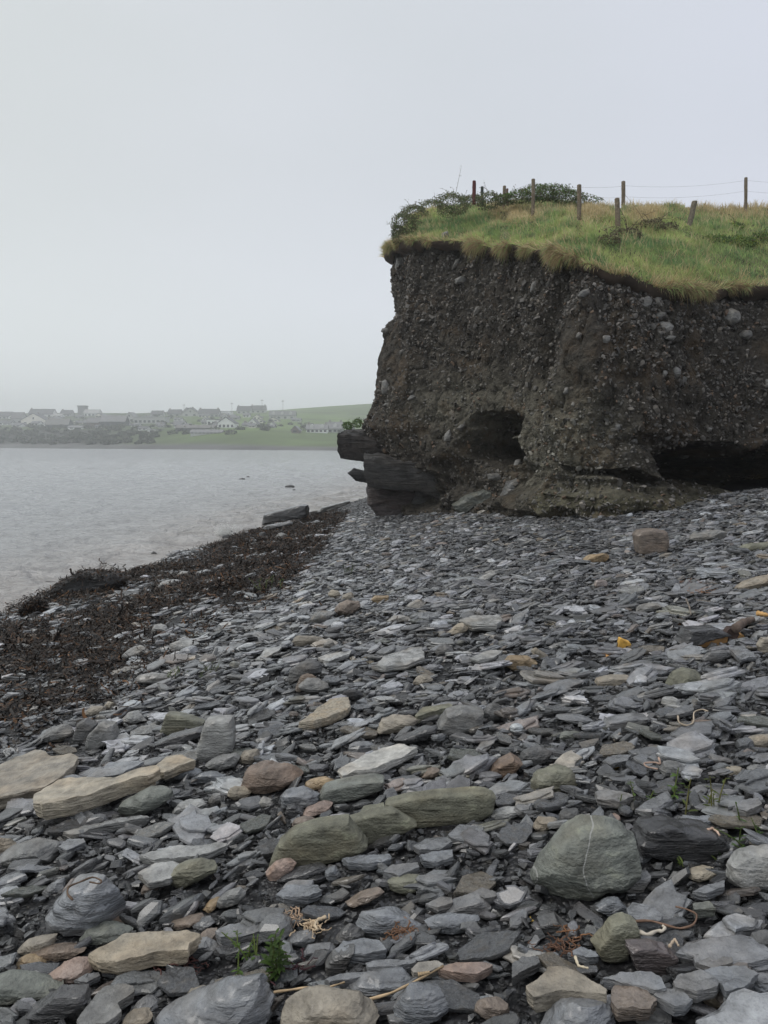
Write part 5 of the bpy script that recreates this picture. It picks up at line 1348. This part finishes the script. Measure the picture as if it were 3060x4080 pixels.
def prism(name, label, cat, reg, pts, dep, c, mat='wood', base=None, hole=None):
    ox, oy, s = REG[reg]; pts = np.array(pts, float) * s + [ox, oy]; g = ground(pts[:, 0].mean(), base or pts[:, 1].max()); Y = g[1] + .02
    P = at_y(pts[:, 0], pts[:, 1], np.full(len(pts), Y)); n = 32; O = resample(P, n)
    if hole is None:
        c0 = O.mean(0); I = c0 + (O - c0) * .02
    else:
        hp = np.array(hole, float) * s + [ox, oy]; I = resample(at_y(hp[:, 0], hp[:, 1], np.full(len(hp), Y)), n)
    bk = np.array([.15 * dep, dep, 0]); V = np.vstack([O, I, I + bk, O + bk]); i = np.arange(n); j = (i + 1) % n
    q = [np.stack([a * n + i, b * n + i, b * n + j, a * n + j], -1) for a, b in ((0, 1), (1, 2), (2, 3), (3, 0))]
    V = V + .003 * fbm(V * 40, 2, 5)[:, None]
    o = mk(name, V, q, M[mat], loc=(P[:, 0].mean(), Y, P[:, 2].min())); o.color = (*c, 1); tag(o, label, cat); return o
prism('timber_block', 'bright yellow-orange block with a dark slot hole, alone on the grey slates', 'block', 'L', [(685, 695), (700, 625), (740, 645), (765, 655), (790, 685), (770, 712), (700, 712)], .07, (.62, .36, .08), hole=[(733, 690), (742, 672), (750, 676), (742, 694)])
prism('driftwood', 'orange timber lying under the dark slab', 'driftwood', 'L', [(1190, 690), (1220, 640), (1400, 600), (1395, 660), (1260, 680)], .1, (.36, .2, .08))
prism('driftwood', 'orange notched timber offcut near the right edge', 'driftwood', 'L', [(1405, 640), (1410, 600), (1500, 600), (1510, 620), (1450, 650)], .1, (.45, .26, .1))
prism('driftwood', 'dark brown upright timber stub beside the orange offcut', 'driftwood', 'L', [(1385, 660), (1380, 600), (1410, 560), (1460, 560), (1475, 600), (1430, 665)], .08, (.06, .04, .035))
prism('driftwood', 'thin orange splinter in front of the yellow block', 'driftwood', 'L', [(590, 750), (620, 740), (650, 750), (640, 765)], .05, (.5, .27, .1))
prism('litter', 'yellow scrap left of the dark block of slate', 'litter', 'G', [(98, 395), (120, 375), (165, 380), (168, 412), (130, 415)], .03, (.6, .4, .1))
prism('litter', 'small yellow flower-like scrap in front of the dark grey squat cobble', 'litter', 'C', [(660, 420), (690, 405), (700, 395), (705, 415), (680, 435)], .02, (.65, .42, .08))
def plant(name, label, px, py, h, stems, lf, c, seed, spread=.05, lean=.3):
    r = np.random.default_rng(seed); g = ground(px, py); e = bpy.data.objects.new(name, None); col.objects.link(e); e.location = g; tag(e, label, 'plant')
    st, LV, LF, LC = [], [], [], []; o = 0
    for s in range(stems):
        a = r.uniform(0, 6.28); d = np.array([math.cos(a), math.sin(a), 0]) * lean * r.uniform(.2, 1); b = np.array([r.normal(0, spread), r.normal(0, spread), -.01]); hh_ = h * r.uniform(.55, 1)
        path = [b + np.array([0, 0, hh_ * t]) + d * hh_ * t * t for t in np.linspace(0, 1, 6)]; st.append(tube(path, np.linspace(.004, .0018, 6), 5))
        for k in range(int(lf * r.uniform(.7, 1.3))):
            t = r.uniform(.15, 1); p = b + np.array([0, 0, hh_ * t]) + d * hh_ * t * t; aa = r.uniform(0, 6.28); L_ = h * .22 * r.uniform(.6, 1.2) * (1.2 - .6 * t)
            dr = np.array([math.cos(aa), math.sin(aa), r.uniform(.1, .7)]); dr /= np.linalg.norm(dr); sd_ = np.cross(dr, [0, 0, 1]); sd_ /= np.linalg.norm(sd_)
            w_ = L_ * .16; v = [p, p + dr * L_ * .35 + sd_ * w_, p + dr * L_ * .7 + sd_ * w_ * .8 - [0, 0, L_ * .05], p + dr * L_ - [0, 0, L_ * .2], p + dr * L_ * .7 - sd_ * w_ * .8 - [0, 0, L_ * .05], p + dr * L_ * .35 - sd_ * w_]
            LV += v; LF.append([o + q for q in range(6)]); LC += [np.array(c) * r.uniform(.7, 1.35)] * 6; o += 6
    V, Fc = join(st); q = mk('stem', V, Fc, M['wood'], parent=e); q.color = (c[0] * 1.2, c[1] * .9, c[2], 1)
    mk('foliage', np.array(LV), [np.array(LF)], M['leaf'], cols=np.array(LC), parent=e)
gp = (.10, .17, .04)
plant('beach_plant', 'tall leafy green weed with buds growing behind the big tan boulder', 1103, 3905, .24, 3, 26, (.07, .12, .03), 1, .012, .12)
plant('beach_plant', 'low feathery green weed just left of the tall budding one', 985, 3865, .13, 6, 14, gp, 2, .035, .9)
plant('beach_plant', 'upright broad-leaved shoot directly above the black layered block', 2672, 3200, .22, 2, 9, gp, 3, .02, .3)
plant('beach_plant', 'thin red-stemmed shoots right of the broad-leaved shoot', 2790, 3265, .21, 5, 6, (.11, .14, .04), 4, .05, .25)
plant('beach_plant', 'small green shoot above the huge green-grey boulder', 2455, 3230, .13, 2, 8, gp, 5, .02, .4)
plant('beach_plant', 'slender shoot left of the broad-leaved shoot', 2575, 3215, .15, 2, 7, gp, 6, .02, .4)
plant('beach_plant', 'spreading green plant between the black block and the right edge', 2950, 3380, .14, 7, 9, (.07, .13, .03), 7, .07, 1.1)
plant('beach_plant', 'ferny green creeper beneath the right end of the black block', 2830, 3425, .06, 9, 10, gp, 8, .08, 1.5)
plant('beach_plant', 'green seedling cluster at the upper edge of the weed line', 1085, 2352, .22, 9, 12, gp, 9, .12, .8)
plant('beach_plant', 'small green tuft farthest up the beach toward the cliff', 1425, 2285, .18, 8, 9, (.07, .11, .04), 10, .12, .8)
plant('beach_plant', 'green tuft just above the flat grey slab by the weed', 705, 2700, .12, 8, 12, gp, 11, .06, .8)
plant('beach_plant', 'fainter green tuft to the right of the flat grey slab', 838, 2688, .13, 7, 10, (.09, .13, .06), 12, .07, .8)
def scrap(label, px, py, n, size, cols_, seed):
    r = np.random.default_rng(seed); g = ground(px, py); n = int(n * .6); P = g + r.normal(0, 1, (n, 3)) * [size * .7, size * .4, .008] + [0, 0, .035]
    st = []
    for p in P:
        a = r.uniform(0, 6.28); path = [p]
        for k in range(5): a += r.normal(0, .8); path.append(path[-1] + np.array([math.cos(a), math.sin(a), r.normal(0, .35)]) * r.uniform(.005, .014))
        st.append(tube(path, r.uniform(.001, .003), 4))
    V, Fc = join(st); o = mk('weed_scrap', V, Fc, M['wood'], loc=tuple(g)); o.color = (*cols_, 1); tag(o, label, 'seaweed')
scrap('tuft of bleached straw-coloured weed above the dark beneath-root slate', 1245, 3725, 60, .03, (.55, .42, .28), 1)
scrap('small tan weed knot left of the bleached straw-coloured tuft', 1183, 3695, 30, .025, (.45, .32, .22), 2)
scrap('brown weed scraps above the tan-grey pointed slab', 2250, 3820, 60, .05, (.13, .07, .045), 3)
scrap('reddish dry weed beside the leaning block, under the small slate', 2268, 3765, 24, .02, (.2, .1, .05), 4)
scrap('brown weed knot in front of the wavy blue-grey slate', 1620, 3750, 60, .04, (.18, .1, .06), 5)
scrap('dark red weed patch at the foot of the tall green weed', 1150, 3890, 60, .045, (.06, .025, .03), 6)
scrap('purple-brown weed scraps right of the long buff slab', 740, 3895, 60, .07, (.08, .035, .03), 7)
scrap('tangle of pale weed stems at the top right of the beach', 2770, 2330, 90, .22, (.22, .13, .09), 8)
scrap('orange-brown weed tangle right of the top right slates', 2850, 2370, 80, .2, (.26, .14, .08), 9)
scrap('grey-tan weed tuft on the slates behind the rusty boulder', 2210, 2500, 50, .07, (.3, .26, .2), 10)
scrap('pale dry weed tuft by the large pale slab', 1445, 2650, 60, .07, (.35, .3, .22), 11)

# ------------------------------------------------------------------ far shore
lx = np.linspace(-700, 420, 190); lv = np.linspace(0, 1, 120) ** 1.3
def shore_y(x): return 340 + (x + 180) * -.62 * (x > -180) + 0 * x
sh = np.interp(lx, [-700, -180, 0, 100, 420], [420, 346, 228, 250, 300])
LX = lx[None] + 0 * lv[:, None]; LY = sh[None] + lv[:, None] * 680
px_l = 1530 + F * LX / LY
d_ = LY - sh[None]
# height by distance behind the waterline
hprof = np.interp(d_, [0, 3, 25, 60, 110, 170, 260, 340, 420, 600, 1000], [-.5, 1.0, 4.0, 8.5, 12.5, 17, 25, 30, 32, 30, 24])
right = sstep(750, 1500, px_l)
hr = np.interp(d_, [0, 3, 30, 80, 150, 230, 330, 430, 520, 620, 1000], [-.5, .6, 2.5, 5, 8.5, 14, 25, 36, 41, 38, 24])
LZ = hprof * (1 - right) + hr * right + 1.6 * fbm(np.stack([LX / 60, LY / 60, 0 * LX], -1), 3, 401) * np.clip(d_ / 40, 0, 1)
fieldn = fbm(np.stack([LX / 90, LY / 120, 0 * LX], -1), 2, 402)
gl = np.array([.13, .19, .055]); dg = np.array([.06, .07, .04]); scr = np.array([.045, .045, .035]); beachc = np.array([.12, .12, .115])
lc = gl * (1 + .3 * fieldn[..., None]); dm = sstep(.05, .3, fieldn)[..., None] * .5
lc = lc * (1 - dm) + dg * dm
leftm = (1 - sstep(500, 1000, px_l))[..., None]; lc = lc * (1 - leftm * .75) + dg * leftm * .75
vleft = ((1 - sstep(350, 560, px_l)) * (d_ < 70))[..., None]; lc = lc * (1 - vleft) + scr * vleft
sb = (1 - sstep(6, 14, d_))[..., None]; lc = lc * (1 - sb) + beachc * sb
hedg = (np.abs(((d_ + 20 * fieldn) % 95) - 47) < 2.2)[..., None] & (d_ > 190)[..., None]; lc = np.where(hedg, dg * .7, lc)
land = mk('far_shore', np.stack([LX, LY, LZ], -1), grid_faces(len(lv), len(lx)), plain('far_grass', (.1, .1, .1), src='attr', rough=.95, var=.25, scale=.05), smooth=True, cols=lc.reshape(-1, 3))
tag(land, 'green hillside across the bay', kind='structure')
bvh_land = BVHTree.FromPolygons([tuple(v) for v in np.stack([LX, LY, LZ], -1).reshape(-1, 3)], [tuple(f) for f in grid_faces(len(lv), len(lx))])
HW = {'white': (.86, .86, .84), 'cream': (.85, .81, .72), 'grey': (.5, .5, .48), 'brown': (.2, .16, .14), 'dark': (.12, .12, .12)}
M['wall'] = plain('render_wall', (.7, .7, .7), src='object', var=.06, scale=.5, rough=.8)
M['roof'] = plain('slate_roof', (.1, .1, .1), src='object', var=.2, scale=.8, rough=.6)
M['glass'] = plain('dark_glass', (.05, .055, .06), rough=.15, var=.1)
def boxm(x0, x1, y0, y1, z0, z1):
    V = np.array([(x, y, z) for z in (z0, z1) for y in (y0, y1) for x in (x0, x1)], float)
    return V, [np.array([[0, 2, 3, 1], [4, 5, 7, 6], [0, 1, 5, 4], [2, 6, 7, 3], [0, 4, 6, 2], [1, 3, 7, 5]])]
def house(reg, x0, x1, ytop, ybase, ori, wall, label, roofc=(.10, .10, .105), chim=1, dorm=0, wins=3, wallfrac=.5, far=None):
    ox, oy, s = (0, 1550, .452) if reg == 5 else (700, 1550, .452)
    X0, X1, yt, yb = x0 * s + ox, x1 * s + ox, ytop * s + oy, ybase * s + oy
    cxp = (X0 + X1) / 2
    h_ = hit(bvh_land, cxp, yb)[0]
    if h_ is None or (far and h_[1] < far): Y = far or 450
    else: Y = h_[1]
    g = at_y(np.float64(cxp), np.float64(yb), np.float64(Y)); W_ = (X1 - X0) / F * Y; Ht = (yb - yt) / F * Y
    D_ = min(max(7.0, W_ * .5), 11) if ori == 'S' else 11
    hw = Ht * wallfrac; hr_ = Ht - hw; ov = .35
    e = bpy.data.objects.new('house', None); col.objects.link(e); e.location = (g[0], Y, g[2]); tag(e, label, 'house', 'houses across the bay')
    hx, hy = W_ / 2, D_ / 2; y0, y1 = 0, D_
    if ori == 'S':
        V = np.array([(-hx, y0, -3), (hx, y0, -3), (hx, y1, -3), (-hx, y1, -3), (-hx, y0, hw), (hx, y0, hw), (hx, y1, hw), (-hx, y1, hw), (-hx, hy, Ht), (hx, hy, Ht)], float)
        Fq = [np.array([[0, 1, 5, 4], [2, 3, 7, 6]]), np.array([[0, 4, 8, 7, 3], [1, 2, 6, 9, 5]])]
        R = [(-hx - ov, y0 - ov, hw - .15), (hx + ov, y0 - ov, hw - .15), (hx + ov, hy, Ht + .12), (-hx - ov, hy, Ht + .12), (hx + ov, y1 + ov, hw - .15), (-hx - ov, y1 + ov, hw - .15)]
        RF = [[0, 1, 2, 3], [3, 2, 4, 5]]
    elif ori == 'G':
        V = np.array([(-hx, y0, -3), (hx, y0, -3), (hx, y1, -3), (-hx, y1, -3), (-hx, y0, hw), (hx, y0, hw), (hx, y1, hw), (-hx, y1, hw), (0, y0, Ht), (0, y1, Ht)], float)
        Fq = [np.array([[1, 2, 6, 5], [3, 0, 4, 7]]), np.array([[0, 1, 5, 8, 4], [2, 3, 7, 9, 6]])]
        R = [(-hx - ov, y0 - .3, hw - .2), (0, y0 - .3, Ht + .15), (0, y1 + .3, Ht + .15), (-hx - ov, y1 + .3, hw - .2), (hx + ov, y0 - .3, hw - .2), (hx + ov, y1 + .3, hw - .2)]
        RF = [[0, 1, 2, 3], [1, 4, 5, 2]]
    else:
        V, Fq = boxm(-hx, hx, 0, D_, -3, Ht - .3); R = None; hw = Ht * .9
    o = mk('wall', V, Fq, M['wall'], parent=e); o.color = (*HW[wall], 1)
    if R:
        Vr = np.array(R, float); m_ = len(Vr); Vr = np.vstack([Vr, Vr - [0, 0, .25]]); q = RF + [[a + m_ for a in f[::-1]] for f in RF]
        edges = defaultdict(int)
        for f in RF:
            for k in range(4): edges[tuple(sorted((f[k], f[(k + 1) % 4])))] += 1
        for (a, b), c_ in edges.items():
            if c_ == 1: q.append([a, b, b + m_, a + m_])
    else: Vr, qq = boxm(-hx - .3, hx + .3, -.3, D_ + .3, Ht - .3, Ht); q = qq[0]
    rf = mk('roof', Vr, [np.array(q)], M['roof'], parent=e); rf.color = (*roofc, 1)
    for k in range(chim):
        xx = (-hx + .8 if k == 0 else hx - .8) if ori == 'S' else (0 if k == 0 else hx * .5); yv = hy if ori == 'S' else D_ * (.7 - .4 * k)
        V, Fq = boxm(xx - .5, xx + .5, yv - .4, yv + .4, Ht - 1.2, Ht + .9); c_ = mk('chimney', V, Fq, M['wall'], parent=rf); c_.color = (.3, .28, .26, 1)
    for k in range(wins):
        xx = -hx + W_ * (k + .5) / wins; wv_ = min(.8, W_ / wins * .28); hz = max(.8, hw * .35); hgt = min(.7, hw * .25)
        V, Fq = boxm(xx - wv_, xx + wv_, -.06, .05, hz - hgt, hz + hgt); mk('window', V, Fq, M['glass'], parent=e)
    if ori == 'G' and Ht > 5:
        V, Fq = boxm(-.5, .5, -.06, .05, hw + .3, hw + 1.5); mk('window', V, Fq, M['glass'], parent=e)
    for k in range(dorm):
        xx = -hx + W_ * (k + .5) / dorm; dz = hw + hr_ * .25
        V = np.array([(xx - .9, y0 + .6, dz - .3), (xx + .9, y0 + .6, dz - .3), (xx + .9, y0 + .6, dz + .9), (xx - .9, y0 + .6, dz + .9), (xx, y0 + .6, dz + 1.7), (xx - .9, hy, dz + .9), (xx + .9, hy, dz + .9), (xx, hy, dz + 1.7)], float)
        d2 = mk('dormer', V, [np.array([[0, 1, 2, 4, 3]]), np.array([[3, 4, 7, 5], [4, 2, 6, 7]])], M['wall'], parent=rf); d2.color = (.6, .6, .58, 1)
    return e
DR = (.10, .10, .105); LR = (.35, .35, .34)
hs = [(5, 187, 405, 215, 317, 'G', 'cream', 'large cream gable-fronted house, brightest and nearest at the left of the far shore', DR, 1, 0, 3, .45),
 (5, -20, 95, 200, 262, 'S', 'grey', 'grey house roof at the far left edge of the village', DR, 0, 0, 3, .4),
 (5, -10, 90, 275, 318, 'S', 'white', 'low white bungalow at the far left edge under the grey roof', DR, 0, 0, 3, .6),
 (5, 250, 460, 175, 245, 'S', 'white', 'broad dark-roofed house on the skyline above the cream gable', DR, 1, 0, 4, .35),
 (5, 100, 195, 205, 310, 'S', 'grey', 'plain grey house just left of the cream gable', (.15, .15, .15), 0, 0, 2, .5),
 (5, 530, 625, 185, 240, 'S', 'grey', 'small grey skyline house left of the tower', DR, 1, 0, 2, .4),
 (5, 455, 540, 218, 252, 'S', 'white', 'tiny white cottage right of the broad dark roof', LR, 0, 0, 2, .5),
 (5, 740, 870, 180, 240, 'S', 'white', 'pale-roofed hall beside the square tower', LR, 0, 0, 4, .5),
 (5, 888, 1102, 235, 335, 'S', 'dark', 'long dark block with a black roof edge and white panels, middle of the left village', (.2, .2, .2), 0, 0, 5, .5),
 (5, 765, 870, 252, 345, 'S', 'brown', 'brown house immediately left of the long dark block', (.17, .17, .17), 0, 0, 2, .55),
 (5, 600, 720, 322, 356, 'S', 'white', 'low white shed with an open front below the pale hall', (.2, .2, .2), 0, 0, 2, .6),
 (5, 400, 600, 262, 345, 'S', 'dark', 'long low dark bungalow right of the cream gable', (.16, .16, .15), 1, 0, 4, .4),
 (5, 1180, 1450, 245, 305, 'F', 'grey', 'long flat-roofed grey building right of the long dark block', (.42, .42, .42), 0, 0, 7, .8),
 (5, 1330, 1430, 190, 240, 'S', 'grey', 'first of three pitched skyline roofs right of the flat roof', DR, 0, 0, 2, .4),
 (5, 1480, 1590, 180, 240, 'S', 'grey', 'second of three pitched skyline roofs, the middle one', DR, 1, 0, 2, .4),
 (5, 1600, 1690, 165, 240, 'G', 'grey', 'third of three skyline roofs, a tall gable', DR, 0, 0, 1, .4),
 (5, 1215, 1290, 328, 366, 'S', 'white', 'small white cottage low down beneath the flat-roofed building', DR, 0, 0, 2, .6),
 (5, 1300, 1375, 352, 388, 'F', 'white', 'white flat-fronted hut lowest on the slope below the flat roof', LR, 0, 0, 1, .6),
 (5, 1100, 1180, 205, 290, 'G', 'grey', 'pale gable between the long dark block and the flat roof', (.25, .25, .25), 0, 0, 2, .5),
 (6, 60, 200, 165, 240, 'G', 'grey', 'grey gabled house on the skyline left of the long roofed pair', DR, 1, 0, 2, .4),
 (6, 200, 375, 175, 247, 'S', 'grey', 'long grey skyline house with a gable end, centre of the village', DR, 2, 0, 5, .4),
 (6, 382, 480, 195, 240, 'F', 'white', 'small white-banded flat building right of the long skyline house', (.3, .3, .3), 0, 0, 3, .6),
 (6, 540, 660, 150, 216, 'S', 'grey', 'grey house high on the hill, left of its twin', DR, 1, 0, 3, .4),
 (6, 662, 790, 145, 208, 'S', 'grey', 'grey house highest on the hill with two chimneys', DR, 2, 0, 3, .4),
 (6, 825, 1050, 190, 264, 'S', 'grey', 'wide house with three pale dormers below the green hill', (.16, .16, .16), 0, 3, 4, .45),
 (6, 275, 352, 265, 316, 'F', 'white', 'small white house with two dark windows, left of the larger white one', DR, 0, 0, 2, .7),
 (6, 372, 515, 250, 342, 'G', 'white', 'larger white house with a steep gable in mid-village', DR, 1, 0, 4, .5),
 (6, 620, 730, 260, 328, 'G', 'white', 'white gable with a round dark window among dark trees', DR, 0, 0, 1, .2),
 (6, 0, 330, 318, 362, 'S', 'dark', 'long low terrace in dark brick, upper of two rows', (.17, .16, .15), 0, 0, 9, .5),
 (6, 130, 400, 358, 402, 'S', 'grey', 'long low terrace, lower of two rows', (.2, .2, .2), 0, 0, 8, .5),
 (6, 1152, 1335, 310, 386, 'S', 'white', 'white terrace with pointed dormers beside the lower green field', (.22, .22, .22), 2, 2, 5, .45),
 (6, 1340, 1468, 290, 384, 'S', 'grey', 'grey house partly hidden behind the rock ledge', (.2, .2, .2), 2, 1, 3, .4),
 (6, 1020, 1080, 325, 390, 'G', 'brown', 'small brown gabled outbuilding left of the white terrace', (.2, .2, .2), 0, 0, 1, .5)]
for a in hs: house(a[0], a[1], a[2], a[3], a[4], a[5], a[6], a[7], roofc=a[8], chim=a[9], dorm=a[10], wins=a[11], wallfrac=a[12])
fr = np.random.default_rng(90)
for q_ in range(58):
    zx = fr.uniform(20, 1640) if q_ % 5 < 3 else fr.uniform(0, 1050); rg_ = 5 if q_ % 5 < 3 else 6; yb_ = fr.uniform(245, 345); ww_ = fr.uniform(45, 90); hh_h = fr.uniform(28, 42)
    house(rg_, zx, zx + ww_, yb_ - hh_h, yb_, fr.choice(['S', 'G', 'S']), fr.choice(['white', 'white', 'cream', 'grey']), 'small hazy pale-walled house packed in the rows of the village', roofc=(.15, .15, .155), chim=int(fr.integers(0, 2)), wins=2, wallfrac=.55)
def far_at(px, py, dflt=520):
    h_ = hit(bvh_land, px, py)[0]; Y = h_[1] if h_ is not None else dflt
    return np.array(at_y(np.float64(px), np.float64(py), np.float64(Y))), Y
g, Y = far_at(325, 1655); V, Fc = boxm(-3, 3, 0, 6, -2, (1655 - 1620) / F * Y); Vc, Fcc = boxm(-3.4, 3.4, -.4, 6.4, (1655 - 1620) / F * Y, (1655 - 1620) / F * Y + .8)
V, Fc = join([(V, Fc), (Vc, Fcc)]); o = mk('tower', V + g, Fc, M['wall'], loc=tuple(g)); o.color = (.25, .25, .25, 1); tag(o, 'short square grey tower rising over the left village', 'tower')
for i, (px, yt, yb, lb) in enumerate([(733, 1609, 1650, 'leftmost utility pole on the village skyline'), (924, 1603, 1640, 'second utility pole from the left, on the skyline'), (1044, 1590, 1625, 'third utility pole, above the highest grey house'), (1127, 1593, 1618, 'rightmost utility pole on the green hill')]):
    Y = 560; b = at_y(np.float64(px), np.float64(yb), np.float64(Y)); t = at_y(np.float64(px), np.float64(yt), np.float64(Y)); hgt = t[2] - b[2]
    V1 = tube([b - [0, 0, 4], t], .13, 6); V2 = boxm(b[0] - 1.1, b[0] + 1.1, Y - .1, Y + .1, t[2] - 1.1, t[2] - .8); V, Fc = join([V1, V2])
    o = mk('utility_pole', V, Fc, M['wood'], loc=tuple(b)); o.color = (.12, .1, .09, 1); tag(o, lb, 'utility pole', 'utility poles')
# scrub and garden trees across the bay
r = np.random.default_rng(71); PP = []
cl = []
for _ in range(120):
    px = r.uniform(-120, 1400); py = r.uniform(1650, 1740) if px < 1150 else r.uniform(1690, 1725)
    if 560 < px < 1150 and py > 1732: continue
    h_ = hit(bvh_land, px, py)[0]
    if h_ is None: continue
    s_ = r.uniform(.8, 2.0); cl.append((np.array(h_), s_))
for _ in range(200):
    px = r.uniform(-150, 620); py = r.uniform(1700, 1772); h_ = hit(bvh_land, px, py)[0]
    if h_ is not None: cl.append((np.array(h_), r.uniform(.7, 1.5)))
for c, s_ in cl:
    u = r.normal(size=(70, 3)); u /= np.linalg.norm(u, axis=1, keepdims=True); PP.append(c + [0, 0, s_ * .4] + u * [s_ * 1.6, s_, s_ * .75] * (r.uniform(.5, 1, 70) ** .4)[:, None])
P = np.vstack(PP); n = len(P); cc = np.array([(.11, .125, .08), (.125, .12, .095), (.09, .105, .075)])[r.integers(0, 3, n)] * r.uniform(.7, 1.3, n)[:, None]
V, Fc, Cc = leaves(P, r.uniform(.35, .8, n), cc, r, 1.2)
tag(mk('scrub', V, Fc, M['leaf'], cols=Cc), 'dark scrub and hedges between the houses across the bay', 'scrub', kind='stuff')

# ------------------------------------------------------------------ haze
V, Fc = boxm(-1600, 1600, -80, 1120, -7, 58)
mh = bpy.data.materials.new('haze'); mh.use_nodes = True; nt = mh.node_tree; nt.nodes.clear()
out = nt.nodes.new('ShaderNodeOutputMaterial'); pv = nt.nodes.new('ShaderNodeVolumePrincipled')
pv.inputs['Color'].default_value = (.96, .975, .985, 1); pv.inputs['Density'].default_value = .0011; pv.inputs['Anisotropy'].default_value = .6
nt.links.new(pv.outputs[0], out.inputs['Volume'])
hz = mk('haze', V, Fc, mh); tag(hz, 'damp sea haze over the bay', 'haze', kind='stuff')
